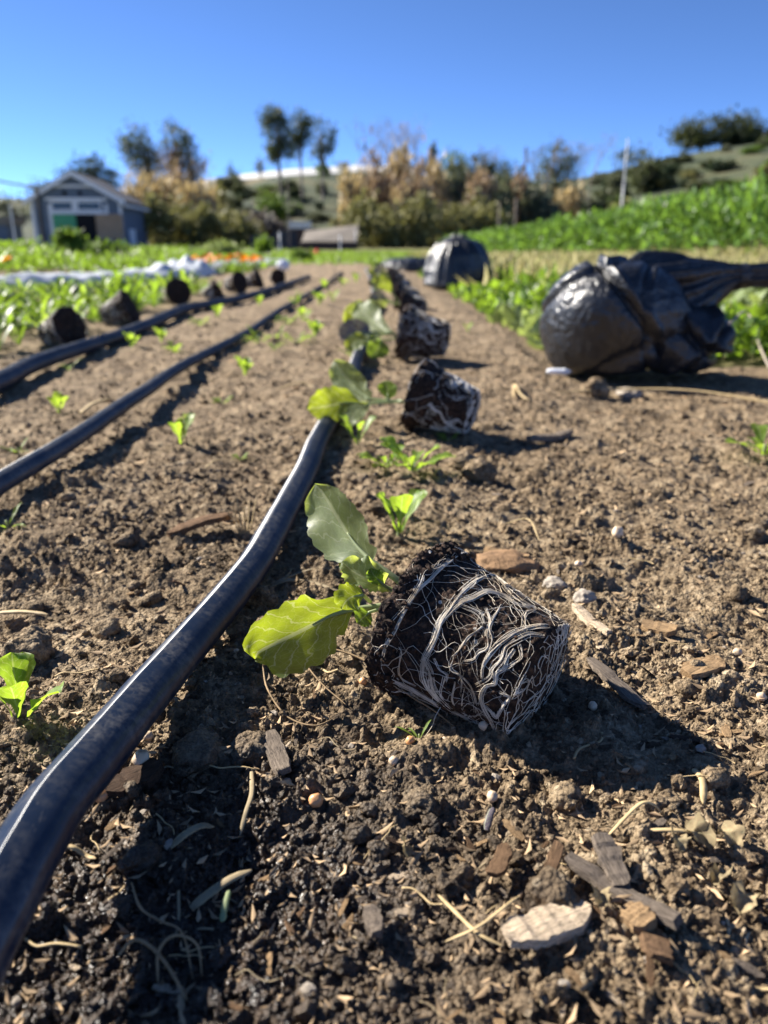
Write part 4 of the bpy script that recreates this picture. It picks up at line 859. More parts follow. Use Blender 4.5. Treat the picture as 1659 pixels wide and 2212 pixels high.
tag(MB().tube(spline([G(1575, 700, .10), U(1610, 672, 1.7), U(1628, 700, 1.66), U(1640, 745, 1.62), G(1665, 800, .0)], 40), .0024, 8).build('loose_wire', M['pebble']), 'pale thin wire loop in the weeds behind the big bag', 'wire')

# ================================================================== low vegetation
LT = np.array([[0, 0, 0], [.5, .45, .14], [0, .5, 0], [-.5, .45, .14], [0, 1, -.10]]); LF = np.array([[0, 1, 2], [0, 2, 3], [1, 4, 2], [3, 2, 4]])
def leaves_np(P, size, asp, el, g, droop=0):
    n = len(P); az = g.random(n) * 6.28; e = g.uniform(el[0], el[1], n); roll = g.normal(size=n) * .6
    d = np.stack([np.cos(az) * np.cos(e), np.sin(az) * np.cos(e), np.sin(e)], -1); s = np.stack([-np.sin(az), np.cos(az), 0 * az], -1); u_ = np.cross(d, s) * -1
    s2 = s * np.cos(roll)[:, None] + u_ * np.sin(roll)[:, None]; u2 = np.cross(s2, d)
    S = np.broadcast_to(size, (n,))
    V = P[:, None] + S[:, None, None] * (asp * LT[None, :, 0, None] * s2[:, None] + LT[None, :, 1, None] * d[:, None] + LT[None, :, 2, None] * u2[:, None])
    return V.reshape(-1, 3), (LF[None] + 5 * np.arange(n)[:, None, None]).reshape(-1, 3)
def stuff(name, P, size, asp, el, mat, label, cat, seed):
    g = np.random.default_rng(seed); V, Fc = leaves_np(P, size, asp, el, g); o = MB().add(V, Fc).build(name, M[mat]); return tag(o, label, cat, kind='stuff')
stuff('plant_litter', FLECK[0], FLECK[1], .28, (-.12, .3), 'fleck', 'tiny flat flecks of wood and straw littering the soil', 'litter', 17)
g = np.random.default_rng(77)
def scatter(n, xr, yr, pw=1.0):
    y = yr[0] * (yr[1] / yr[0]) ** (g.random(n) ** pw); return y
# right-hand weedy strip
n = 15000; y = scatter(n, 0, (1.55, 7)); x0 = .43 - .02 * y + .03 * vn2(y / .12, y * 0, 9); x = x0 + g.random(n) ** 1.3 * (.62 * y + .3)
cl = vn2(x / .22, y / .3, 12) + .5; hh = (.015 + .10 * np.clip(cl, 0, 1) * np.clip((x - x0) / .25, .25, 1)); z = macro(x, y) + hh * g.random(n)
keep = ((x - bc[0]) / .25) ** 2 + ((y - bc[1]) / .13) ** 2 > 1; keep &= (((x - b2[0]) / .2) ** 2 + ((y - b2[1] - .17) / .18) ** 2 > 1) & ~((x < .95) & (y < 1.62)); PR = np.stack([x, y, z], -1)[keep]
pale = vn2(PR[:, 0] / .4, PR[:, 1] / .4, 15) > .12
stuff('weed_bed', PR[~pale], .018 + .035 * g.random((~pale).sum()), .75, (-.2, 1.1), 'weed', 'low dense green weeds along the bed edge behind the bags', 'weeds', 1)
stuff('pale_weed_bed', PR[pale], .025 + .05 * g.random(pale.sum()), .8, (-.2, .9), 'weed_pale', 'paler grey-green weeds mixed into the strip beside the bags', 'weeds', 2)
n = 18000; y = scatter(n, 0, (4.2, 17), .8); x = .5 + g.random(n) * (.60 * y + .5); keep = (x < 5.9 - (y - 11) * .177) | (y > 24); x, y = x[keep], y[keep]
stuff('dry_grass', np.stack([x, y, macro(x, y)], -1), .07 + .12 * g.random(len(x)), .16, (.35, 1.4), 'drygrass', 'strip of pale straw-coloured dry grass below the green crop', 'grass', 3)
n = 4500; y = scatter(n, 0, (3.5, 15)); x = .6 + g.random(n) * (.58 * y + .3)
stuff('grass_regrowth', np.stack([x, y, macro(x, y)], -1), .06 + .10 * g.random(n), .22, (.5, 1.4), 'weed', 'green blades growing up through the dry grass strip', 'grass', 4)
# tall crop on the rising ground
n = 36000; t_ = g.random(n); y = 8.5 + 17 * t_ + g.random(n) ** 1.6 * 5; ex = 5.2 - (y - 11) * .17; x = ex + g.random(n) ** 1.5 * 7
hc = np.interp(y, [10, 16, 24, 32], [1.02, .88, .62, .45]) * (1 + .22 * vn2(x / .5, y / .5, 21) + .15 * vn2(x / 1.6, y / 1.6, 22)); z = macro(x, y) + hc * (.0 + 1. * g.random(n) ** .6)
stuff('green_crop', np.stack([x, y, z], -1), .09 + .12 * g.random(n), .4, (-.3, 1.3), 'crop', 'dense tall bright green cover crop on the rising field edge', 'crop', 5)
# weedy bed on the other side: individual leafy plants, then the mass behind
def leafy_proto(seed, nleaf, prof, wd, mat, name):
    gg = np.random.default_rng(seed); root = empty(name, (0, 0, 0), '', 'plant')
    for q in range(nleaf):
        az = q * 2.4 + gg.normal() * .3; el = gg.uniform(.55, 1.35); ln = gg.uniform(.6, 1.1); d = np.array([math.cos(az) * math.cos(el), math.sin(az) * math.cos(el), math.sin(el)])
        mid_ = [d * .05, d * .45 * ln + np.array([0, 0, .08]), d * .8 * ln + np.array([math.cos(az), math.sin(az), .2]) * .08, d * ln + np.array([math.cos(az), math.sin(az), -1.3]) * .14]
        V, Fc, uv = leaf_geo(mid_, wd * ln, np.cross(np.cross(d, [0, 0, 1]), d), prof, nu=9, nv=3, wave=.12, cup=.2, seed=seed + q)
        MB().add(V, Fc, uv).build('leaf', M[mat], root)
    return root
lp = [leafy_proto(41, 10, LONG, .09, 'weed', 'leafy_weed'), leafy_proto(42, 9, SPAT, .11, 'weed', 'leafy_weed'), leafy_proto(43, 11, LONG, .07, 'sprout', 'leafy_weed')]
lu = set()
gw = np.random.default_rng(5)
for q in range(120):
    yv = 1.35 * (4.0 / 1.35) ** gw.random(); xv = -.84 - gw.random() ** 1.2 * (.30 * yv + .05); sz = gw.uniform(.07, .15) * (1.15 if yv < 2.2 else 1)
    p = np.array([xv, yv, 0])
    k = q % 3; o = lp[k] if k not in lu else copy_tree(lp[k]); lu.add(k); o.location = (p[0], p[1], hz(p[0], p[1])); o.scale = (sz,) * 3; o.rotation_euler = (0, 0, random.random() * 6)
    tag(o, ['leafy green weed with long drooping leaves in the weedy row', 'bright weed with spoon-shaped leaves in the weedy row', 'bright weed with narrow arching leaves in the weedy row'][k], 'weed', 'leafy weeds around the weedy row of plugs')
n = 9000; y = scatter(n, 0, (2.2, 4.3)); x = -.86 - g.random(n) ** 1.2 * (.5 * y + .1); cl = np.clip(vn2(x / .2, y / .25, 31) + .45, 0, 1); keep = cl > .45; x, y, cl = x[keep], y[keep], cl[keep]
stuff('weed_bed', np.stack([x, y, macro(x, y) + .05 * cl * g.random(len(x))], -1), .014 + .024 * g.random(len(x)), .4, (-.1, 1.2), 'weed', 'low green weeds filling the row on the far side of the slate hose', 'weeds', 6)
n = 19000; y = scatter(n, 0, (6.5, 26)); x = -1.2 - g.random(n) ** 1.0 * (.55 * y); cl = np.clip(vn2(x / .9, y / .9, 33) + .5, 0, 1); hm = (.06 + .22 * cl) * np.clip((-x - .9) / 5.0, .12, 1.0) * (1 + .5 * (vn2(x / .3, y / .3, 35)))
stuff('weed_mass', np.stack([x, y, hm * g.random(n) ** .6], -1), .04 + .06 * g.random(n), .45, (-.2, 1.1), 'weed', 'broad mass of bright green weeds beyond the white row cover', 'weeds', 7)
n = 9000; y = scatter(n, 0, (8.5, 30)); x = -1.4 + g.random(n) * (4.5); keep = (y > 9.5); x, y = x[keep], y[keep]
stuff('grass_patch', np.stack([x, y, np.zeros(len(x))], -1), .03 + .07 * g.random(len(x)), .25, (.4, 1.4), 'weed', 'patch of grass closing the far end of the bed', 'grass', 8)

def leafball(P0, radii, n, nc, size, g, asp=.6, el=(-1., 1.4), shell=.55):
    cc = unit(g.normal(size=(nc, 3))) * (shell + (1 - shell) * g.random((nc, 1))) * np.array(radii); k = g.integers(0, nc, n)
    P = P0 + cc[k] + g.normal(size=(n, 3)) * np.array(radii) * (.9 / math.sqrt(nc) + .05)
    return leaves_np(P, size * (.6 + .8 * g.random(n)), asp, el, g)
FOL = {}
def fol(name, c, t): FOL[name] = M[name] = leafmat('fol_' + name, c, t, .55, .28, 0, .45, .25)
fol('euc', (.075, .10, .055), (.12, .15, .05)); fol('pine', (.042, .065, .036), (.06, .09, .03)); fol('gold', (.50, .39, .21), (.50, .38, .16)); fol('olive', (.22, .21, .085), (.26, .25, .07)); fol('oak', (.070, .085, .038), (.10, .115, .03))
fol('brown', (.36, .265, .17), (.34, .24, .13)); fol('grey', (.20, .175, .155), (.22, .18, .14)); fol('lime', (.10, .17, .025), (.18, .28, .03)); fol('sage', (.15, .16, .10), (.17, .19, .09))
M['bark'] = simple('bark', (.12, .085, .06), .9, .4, 4, .6, 8, .05); M['bark_pale'] = simple('bark_pale', (.26, .22, .185), .9, .4, 4, .6, 8, .05)
# big bush in front of the shed
def bush(pos, rad, n, size, mat, label, seed, group=None, name='bush', nc=26, cat='bush', asp=.6):
    g = np.random.default_rng(seed); pos = np.array(pos, float); o = empty(name, pos, label, cat, group)
    V, Fc = leafball(np.array([0, 0, rad[2] * .85]), rad, n, nc, size, g, asp); MB().add(V, Fc).build('foliage', M[mat], o)
    mb = MB()
    for q in range(5): mb.tube(spline([(0, 0, -.1 * rad[2]), (g.normal() * rad[0] * .25, g.normal() * rad[1] * .25, rad[2] * .7), (g.normal() * rad[0] * .5, g.normal() * rad[1] * .5, rad[2] * 1.4)], 6), np.linspace(.05, .012, 6) * rad[2], 5)
    mb.build('stem', M['bark'], o); return o
HF = float(ray(0, 530)[1])
def DG(px, dist): return np.array([(px - CX) / F * dist / HF, dist, 0.])
bush(DG(150, 11), (.20, .20, .20), 1500, .075, 'lime', 'tall bright green bush standing in front of the shed door', 1001, 'garden bushes by the shed'); bush(DG(236, 12), (.30, .3, .13), 1300, .075, 'lime', 'wide bright green bush in front of the plywood door', 1002, 'garden bushes by the shed')
bush(DG(570, 16), (.14, .14, .20), 1200, .05, 'weed', 'small upright shrub in front of the dark fence', 1003); bush(DG(478, 15), (.35, .25, .14), 1300, .06, 'weed_pale', 'pale low bush just behind the orange flowers', 1004)
bush(DG(15, 13), (.5, .4, .15), 1500, .08, 'weed', 'leafy bush by the orange bloom at the weed edge', 1005)
bush(DG(650, 11), (.13, .12, .08), 900, .05, 'lime', 'yellow-green tuft in front of the wooden box', 1006)
# orange flowers
def flower_proto():
    o = empty('orange_flower', (0, 0, 0), '', 'flower')
    mb = MB()
    for q in range(8):
        az = q * .785; d = np.array([math.cos(az), math.sin(az), .25]); V, Fc, uv = leaf_geo([d * .12, d * .6, d * 1.0 + np.array([0, 0, .1])], .36, (0, 0, 1), OVAL, nu=5, nv=2); mb.add(V, Fc, uv)
    mb.build('petals', M['orange'], o); MB().tube(spline([(0, 0, -5.), (.3, .1, -2.5), (0, 0, .1)], 8), .10, 5).build('stem', M['weed'], o); return o
fp = flower_proto(); fl = [(15, 563, 7)] + [(410 + q * 6.0 + random.uniform(-5, 5), 562 - q * .2 + random.uniform(-5, 6), random.uniform(6.6, 7.8)) for q in range(26)]
for q, (px, py, ds) in enumerate(fl):
    o = fp if q == 0 else copy_tree(fp); p = D(px, py, ds); o.location = p; o.scale = (.05 if q == 0 else random.uniform(.032, .05),) * 3; o.rotation_euler = (.5, random.uniform(-.3, .3), random.random() * 6)
    tag(o, 'lone orange bloom in green weeds below the shed' if q == 0 else 'orange flower in the band of blooms beyond the row cover', 'flower', 'orange flowers in the weeds')
o = copy_tree(fp); o.location = D(829, 600, 5.4); o.scale = (.03,) * 3; tag(o, 'single orange flower beside the far root plugs', 'flower', 'orange flowers in the weeds')
# white row cover
M['fleece'] = leafmat('fleece', (.66, .70, .74), (.55, .58, .6), .6, .25, 0, .05)
rc = spline([np.array([-2.9, 4.3, 0]), np.array([-2.1, 4.35, 0]), np.array([-1.75, 5.0, 0]), np.array([-1.5, 5.8, 0]), np.array([-1.55, 6.6, 0]), np.array([-1.5, 8.2, 0]), np.array([-1.3, 9.6, 0])], 160)
u = np.linspace(0, 1, 160); v = np.linspace(-1, 1, 29); T = unit(np.gradient(rc, axis=0)); S = np.cross(T, [0, 0, 1.])
wd = .17 + .05 * vn2(u * 14, u * 0, 41); ht = .068 + .02 * vn2(u * 18, u * 0, 42) + .08 * np.exp(-((u - .62) / .03) ** 2) + .04 * np.exp(-((u - .45) / .015) ** 2)
V = rc[:, None] + S[:, None] * (wd[:, None] * v)[..., None] + np.array([0, 0, 1.]) * (ht[:, None] * np.sqrt(np.maximum(0, 1 - v[None] ** 2)) * (1 + .5 * vn2(u[:, None] * 60 + 0 * v, v[None] * 3 + 0 * u[:, None], 43)))[..., None]
i = np.arange(159)[:, None] * 29; j = np.arange(28)[None]
tag(MB().add(V.reshape(-1, 3), np.stack([i + j, i + j + 1, i + 30 + j, i + 29 + j], -1).reshape(-1, 4)).build('row_cover', M['fleece']), 'long crumpled white row cover lying between weeds', 'row cover')

# ================================================================== far setting: hills, trees, buildings
RX = [-900, -200, 0, 150, 300, 450, 570, 640, 760, 900, 1050, 1150, 1250, 1330, 1400, 1500, 1600, 1659, 1900, 2600]
RY = [440, 432, 434, 428, 420, 408, 394, 385, 378, 380, 392, 398, 392, 374, 354, 336, 322, 314, 296, 280]
def hill(x, y):
    x = np.asarray(x, float); y = np.asarray(y, float); px = CX + x / np.maximum(y, 1) * F * HF
    f = np.clip((y - 72) / 106, 0, 1); f = f * f * (3 - 2 * f); ry = np.interp(px, RX, RY); hr = 178 * (up[2] * (CY - ry) / F + fw[2]) / (up[1] * (CY - ry) / F + fw[1]) + .22
    near_r = np.clip((px - 1330) / 300, 0, 1)
    return hr * f + 1.2 * vn2(x / 14, y / 14, 51) * f + near_r * 5 * np.clip((y - 30) / 60, 0, 1) * (1 - f) - .05
yy = np.concatenate([np.linspace(44, 180, 90), np.linspace(186, 700, 12)]); ss = np.linspace(-1.0, 1.0, 190)
Y = np.broadcast_to(yy[:, None], (len(yy), 190)); X = Y * ss[None]; Z = hill(X.ravel(), np.minimum(Y, 180).ravel()).reshape(X.shape)
Xr = X / Y * np.minimum(Y, 180); Z = hill(Xr.ravel(), np.minimum(Y, 180).ravel()).reshape(X.shape) - .02 * np.maximum(Y - 182, 0) - .3 * (Y < 46)
m, t, p, o_ = nmat('hillside'); pos = nd(t, 'ShaderNodeNewGeometry').outputs['Position']
c = ramp(t, noise(t, .09, 6, .62, pos).outputs[0], [(.40, (.022, .036, .014)), (.50, (.045, .060, .022)), (.60, (.085, .085, .034)), (.72, (.20, .15, .075))]); t.links.new(c.outputs[0], p.inputs['Base Color']); p.inputs['Roughness'].default_value = .95
bump(t, noise(t, .8, 5, .6, pos).outputs[0], .8, .6, p); M['hillside'] = m
i = np.arange(len(yy) - 1)[:, None] * 190; j = np.arange(189)[None]
o = MB().add(np.stack([X, Y, Z], -1).reshape(-1, 3), np.stack([i + j, i + j + 1, i + 191 + j, i + 190 + j], -1).reshape(-1, 4)).build('hill', m); o['kind'] = 'structure'
def hp(px, dist):
    x = (px - CX) / F * dist / HF; return np.array([x, dist, float(hill(x, dist)) if dist > 46 else 0.])
def zpx(py, dist): return float(D(CX, py, dist)[2])

def tree(px, dist, top, crowns, mat, label, seed, trunk=.16, name='tree', group=None, leaf=.35, n=1500, base_py=None, lean=0, bark='bark', cat='tree', el=(-1., 1.4), forks=6):
    """crowns: (dx px, y px, half width px, half height px[, material])"""
    g = np.random.default_rng(seed); b = hp(px, dist)
    if base_py is not None: b[2] = min(b[2], zpx(base_py, dist)) 
    o = empty(name, b, label, cat, group); H = zpx(top, dist) - b[2]; s = dist / F; mb = MB()
    mb.tube(spline([(0, 0, -.3), (lean * .4 + g.normal() * .1, 0, H * .4), (lean, g.normal() * .2, H * .86)], 12), np.linspace(trunk, trunk * .25, 12), 8)
    for cr in crowns:
        cz = zpx(cr[1], dist) - b[2]
        for q in range(forks):
            t0 = g.uniform(.3, .75); a0 = np.array([lean * t0, 0, H * t0 * .86]) if True else 0; a0[2] = min(a0[2], cz)
            e = np.array([cr[0] * s, 0, cz]) + g.normal(size=3) * np.array([cr[2] * s, cr[2] * s, cr[3] * s]) * .5; mb.tube(spline([a0, (a0 + e) / 2 + np.array([0, 0, .08 * H * g.random()]), e], 7), np.linspace(trunk * .45, trunk * .08, 7), 5)
    mb.build('trunk', M[bark], o); byc = {}
    for cr in crowns:
        mt = cr[4] if len(cr) > 4 else mat; k = byc.setdefault(mt, MB()); cz = zpx(cr[1], dist) - b[2]
        V, Fc = leafball(np.array([cr[0] * s, 0, cz]), (cr[2] * s, cr[2] * s * .9, cr[3] * s), int(n * .75 * cr[2] * cr[3] / 1800) + 130, 12, leaf, g, .6, el); k.add(V, Fc)
    for mt, k in byc.items(): k.build('crown', M[mt], o)
    return o
def bare_tree(px, dist, top, width, label, seed, mat='grey', n=350, base_py=None, group='bare trees beyond the field'):
    g = np.random.default_rng(seed); b = hp(px, dist); o = empty('bare_tree', b, label, 'tree', group); H = zpx(top, dist) - b[2]; s = dist / F; mb = MB(); tips = []
    def br(p, d, l, r, k):
        q = p + d * l; mb.tube(spline([p, (p + q) / 2 + g.normal(size=3) * l * .05, q], 4), np.linspace(r, r * .6, 4), 4, cap=False)
        if k == 0: tips.append(q); return
        for _ in range(3 if k > 1 else 2): br(q, unit(d + g.normal(size=3) * np.array([.42, .42, .22]) * (width * s / H * 2.6)), l * g.uniform(.6, .85), r * .55, k - 1)
    br(np.array([0, 0, -.3]), np.array([0, 0, 1.]), H * .34, .14, 4); mb.build('trunk', M['bark_pale'], o)
    T = np.array(tips); V, Fc = leaves_np(T[g.integers(0, len(T), n)] + g.normal(size=(n, 3)) * .25, .10 + .12 * g.random(n), .6, (-1, 1.4), g); MB().add(V, Fc).build('twigs', M[mat], o)['kind'] = 'stuff'
eg = 'tall slender gum trees on the hillside'
tree(612, 118, 242, [(-4, 278, 25, 34), (12, 320, 20, 26), (-14, 330, 16, 18), (5, 262, 20, 20)], 'euc', 'tallest slender gum tree, first of three above the white ridge wall', 2001, .22, 'gum_tree', eg, .40, 2600, bark='bark_pale')
tree(656, 120, 250, [(0, 282, 22, 30), (-6, 315, 16, 22), (8, 268, 16, 18)], 'euc', 'middle one of three slender gum trees with bare lower trunk', 2002, .2, 'gum_tree', eg, .38, 2400, bark='bark_pale')
tree(700, 122, 262, [(2, 290, 21, 26), (-6, 330, 16, 16), (16, 318, 12, 14)], 'euc', 'shortest of three slender gum trees, crown thin and open', 2003, .2, 'gum_tree', eg, .36, 1900, bark='bark_pale')
tree(335, 92, 276, [(-18, 300, 32, 28), (-28, 335, 28, 26), (0, 345, 24, 30, 'sage'), (-5, 400, 38, 30, 'gold')], 'euc', 'tall two-tone tree with dark top beside the shed roof', 2004, .25, 'gum_tree', 'pair of tall trees by the shed', .30, 1800)
tree(392, 94, 276, [(0, 300, 30, 26), (22, 330, 28, 26), (-12, 350, 28, 34, 'brown'), (6, 385, 40, 30, 'gold'), (38, 375, 26, 26, 'brown')], 'euc', 'tall tree with dark top and coppery lower leaves by the shed', 2005, .25, 'gum_tree', 'pair of tall trees by the shed', .30, 1800)
tree(212, 82, 336, [(0, 358, 30, 18), (-28, 382, 30, 16), (25, 384, 30, 18), (0, 400, 44, 20)], 'pine', 'dark spreading pine rising behind the shed roof', 2006, .25, 'pine_tree', None, .28, 2200)
tree(132, 105, 394, [(0, 415, 42, 22)], 'oak', 'dome-shaped dark tree behind the shed gable', 2007, .2, 'oak_tree', None, .4, 1500); tree(40, 120, 412, [(0, 440, 50, 26), (-50, 450, 40, 24)], 'sage', 'grey-green trees in a low clump past the cable', 2008, .2, 'oak_tree', None, .4, 1400)
tree(511, 165, 360, [(0, 376, 13, 16)], 'euc', 'small lone tree on the ridge by the white wall', 2009, .12, 'oak_tree', 'small ridge trees', .4, 1800); tree(570, 165, 345, [(0, 362, 10, 18)], 'sage', 'small upright tree on the ridge close to the gum trees', 2010, .12, 'oak_tree', 'small ridge trees', .4, 1800)
tree(745, 150, 352, [(0, 365, 14, 12)], 'olive', 'small bush-like tree on the ridge past the gum trees', 2011, .12, 'oak_tree', 'small ridge trees', .4, 1800)
for px, tp, wd, lab, sd in ((800, 272, 40, 'leafless tree with thin spreading top next to the gum trees', 1), (866, 258, 46, 'tallest leafless tree with brownish haze of twigs', 2), (906, 252, 40, 'leafless tree beside the slim dark conifer', 3), (1262, 302, 40, 'leafless tree over the golden bush by the metal pole', 4), (1165, 305, 26, 'thin leafless tree near the grey-green round tree', 5), (1030, 312, 40, 'low leafless treetop over the brown grove', 6), (300, 330, 40, 'leafless tree between pine and two-tone tree', 7), (440, 330, 30, 'leafless tree at the outer side of the coppery tree', 8)):
    bare_tree(px, 100, tp, wd, lab, 2100 + sd, 'brown' if sd in (2, 3, 4) else 'grey', 420)
tree(930, 108, 314, [(0, 335, 8, 18), (0, 360, 12, 18), (-2, 385, 11, 14)], 'oak', 'slim dark conifer among leafless trees', 2012, .14, 'conifer', None, .3, 3200)
tree(975, 102, 330, [(0, 352, 24, 22), (5, 380, 26, 20)], 'lime', 'light green tree between conifer and brown grove', 2013, .18, 'oak_tree', None, .34, 1500); tree(1020, 98, 338, [(0, 365, 36, 24), (-20, 390, 34, 26), (25, 395, 34, 30)], 'oak', 'wide brownish-green tree in the grove', 2014, .22, 'oak_tree', None, .34, 1700)
tree(1092, 100, 352, [(0, 382, 28, 28), (-10, 410, 26, 24)], 'pine', 'dark green tree at the end of the grove', 2015, .2, 'oak_tree', None, .34, 1800); tree(1190, 110, 324, [(-8, 350, 34, 26), (14, 360, 30, 26), (0, 395, 42, 26, 'sage')], 'euc', 'grey-green round tree between the two poles', 2016, .22, 'oak_tree', None, .36, 1700)
tree(1350, 168, 322, [(0, 340, 36, 18)], 'oak', 'small dark tree on the slope behind the metal pole', 2017, .2, 'oak_tree', 'oaks on the hill', .5, 1800)
tree(1490, 172, 268, [(-12, 290, 42, 25), (20, 288, 36, 24), (-28, 305, 28, 15)], 'oak', 'spreading oak on the hill crest, open beneath', 2018, .35, 'oak_tree', 'oaks on the hill', .65, 3000); tree(1582, 172, 262, [(-8, 285, 44, 29), (20, 292, 42, 25), (-12, 315, 34, 19)], 'oak', 'rounder denser oak on the hill crest by the grey roof', 2019, .35, 'oak_tree', 'oaks on the hill', .65, 3000)
# shrubs and thickets
SHC = {}
def sh(px, dist, wpx, hpx, mat, label, seed, group, base_py=None, n=1500, leaf=None):
    b = hp(px, dist); k_ = dist / F; key = (mat, seed % 2)
    if key not in SHC: SHC[key] = o = bush((0, 0, 0), (1, 1, 1), 1700, .25, mat, label, seed, group, 'shrub', 22, 'shrub')
    else: o = copy_tree(SHC[key])
    o.location = b; o.scale = (wpx * k_, wpx * k_ * .8, hpx * k_ * .55); o.rotation_euler = (0, 0, seed * 1.7)
    if 'group' in o.keys(): del o['group']
    tag(o, label, 'shrub', group)
gb = [(770, 420, 'gold'), (815, 400, 'brown'), (855, 395, 'gold'), (900, 405, 'brown'), (945, 410, 'gold'), (985, 420, 'sage'), (1030, 425, 'brown'), (1075, 430, 'sage'), (1120, 440, 'brown'), (880, 440, 'gold'), (790, 460, 'gold'), (960, 445, 'brown'), (1050, 450, 'olive'), (1150, 440, 'sage')]
for q, (px, tp, mt) in enumerate(gb): sh(px, 84 + q % 3 * 4, 38, (530 - tp) * 1.08, mt, {'gold': 'golden autumn thicket below the leafless trees', 'brown': 'brown autumn thicket below the leafless trees', 'sage': 'grey-green thicket below the leafless trees', 'olive': 'olive thicket below the leafless trees'}[mt], 2200 + q, 'autumn thicket beyond the field', n=1600)
for q, px in enumerate((770, 800, 835, 870, 905, 945, 985, 1020, 1055)): sh(px, 64 + q % 2 * 5, 40, 74 + 12 * math.sin(q * 2), 'olive', 'olive-green bush at the foot of the autumn thicket', 2230 + q, 'olive bushes at the field end', n=1800)
for q, (px, tp, mt) in enumerate([(300, 425, 'gold'), (345, 415, 'gold'), (395, 420, 'brown'), (440, 425, 'gold'), (480, 440, 'olive'), (330, 450, 'gold'), (375, 465, 'gold')]): sh(px, 74 + q % 3 * 3, 40, (530 - tp) * 1.08, mt, {'gold': 'golden thicket between shed and purple-grey bush', 'brown': 'coppery thicket between shed and purple-grey bush', 'olive': 'olive thicket next to the purple-grey bush'}[mt], 2250 + q, 'golden thicket beside the shed', n=1600)
for q, px in enumerate((345, 395, 440, 485, 525)): sh(px, 58 + q % 2 * 4, 42, 84 - 7 * q, 'olive', 'dark olive bush in front of the golden thicket', 2270 + q, 'olive bushes beside the shed', n=1500)
sh(560, 68, 52, 62, 'grey', 'purple-grey leafless bush above the dark fence', 2280, None, n=1700); sh(588, 100, 34, 62, 'lime', 'bright green shrub on the lower hillside', 2281, None, n=1400, leaf=.3)
sh(1228, 92, 46, 82, 'gold', 'golden bush below the leafless tree by the metal pole', 2282, None, n=1600); sh(1180, 88, 46, 70, 'sage', 'grey scrub between golden bush and grove', 2283, None, n=1500); sh(1300, 90, 44, 80, 'oak', 'dark shrub behind the metal pole', 2284, None, n=1500); sh(1380, 120, 40, 60, 'oak', 'round dark shrub on the slope past the metal pole', 2285, None, n=1500, leaf=.35); sh(1335, 84, 40, 66, 'olive', 'olive scrub at the foot of the metal pole', 2286, None, n=1400)
g3 = np.random.default_rng(99)
for q in range(84):
    px = g3.uniform(420, 780) if q < 36 else g3.uniform(1280, 1720); ds = g3.uniform(90, 150); mt = ['oak', 'pine', 'olive', 'sage', 'lime', 'oak'][q % 6]
    sh(px, ds, g3.uniform(10, 24), g3.uniform(10, 22), mt, {'oak': 'dark scrub bush dotted on the hillside', 'pine': 'blackish-green scrub bush dotted on the hillside', 'olive': 'olive scrub bush dotted on the hillside', 'sage': 'grey-green scrub bush dotted on the hillside', 'lime': 'light green scrub bush dotted on the hillside'}[mt], 2300 + q, 'scrub on the hillside', n=380, leaf=.45)
# white wall along the ridge
M['white_wall'] = simple('white_wall', (.74, .72, .68), .8, .1, 2); M['siding'] = simple('siding', (.13, .165, .22), .7, .15, 2); M['trim'] = simple('trim', (.80, .80, .82), .6, .06, 3); M['roofing'] = simple('roofing', (.085, .085, .10), .85, .25, 5, .4, 20, .02)
M['green_panel'] = simple('green_panel', (.08, .33, .17), .6, .12, 1.5); M['plywood'] = simple('plywood', (.40, .27, .17), .75, .15, 2); M['dark'] = simple('dark', (.012, .012, .014), .9, .2, 2); M['dark_glass'] = simple('dark_glass', (.03, .045, .07), .15, .2, 2, spec=.6)
M['fence'] = simple('fence', (.035, .040, .055), .8, .25, 3); M['fence_brown'] = simple('fence_brown', (.075, .05, .045), .85, .25, 3); M['tan_roof'] = simple('tan_roof', (.22, .19, .155), .8, .15, 2); M['metal'] = simple('metal', (.55, .56, .58), .45, .1, 4, spec=.5); M['red'] = simple('red', (.75, .05, .015), .5, .1, 3); M['wood_box'] = simple('wood_box', (.55, .27, .13), .75, .2, 4)
pts = np.array([hp(px, 174) for px in np.linspace(285, 905, 60)]); V = np.concatenate([pts + [0, -1, .25], pts + [0, 2.6, 1.75], pts + [0, 2.6, 1.6], pts + [0, -1, -.4]]); i = np.arange(59)
o = MB().add(V, np.concatenate([np.stack([i + a * 60, i + 1 + a * 60, i + 1 + ((a + 1) % 4) * 60, i + ((a + 1) % 4) * 60], -1) for a in range(4)])).build('long_roof', M['white_wall'], smooth=False); tag(o, 'long low white roof running along the hill ridge', 'roof')
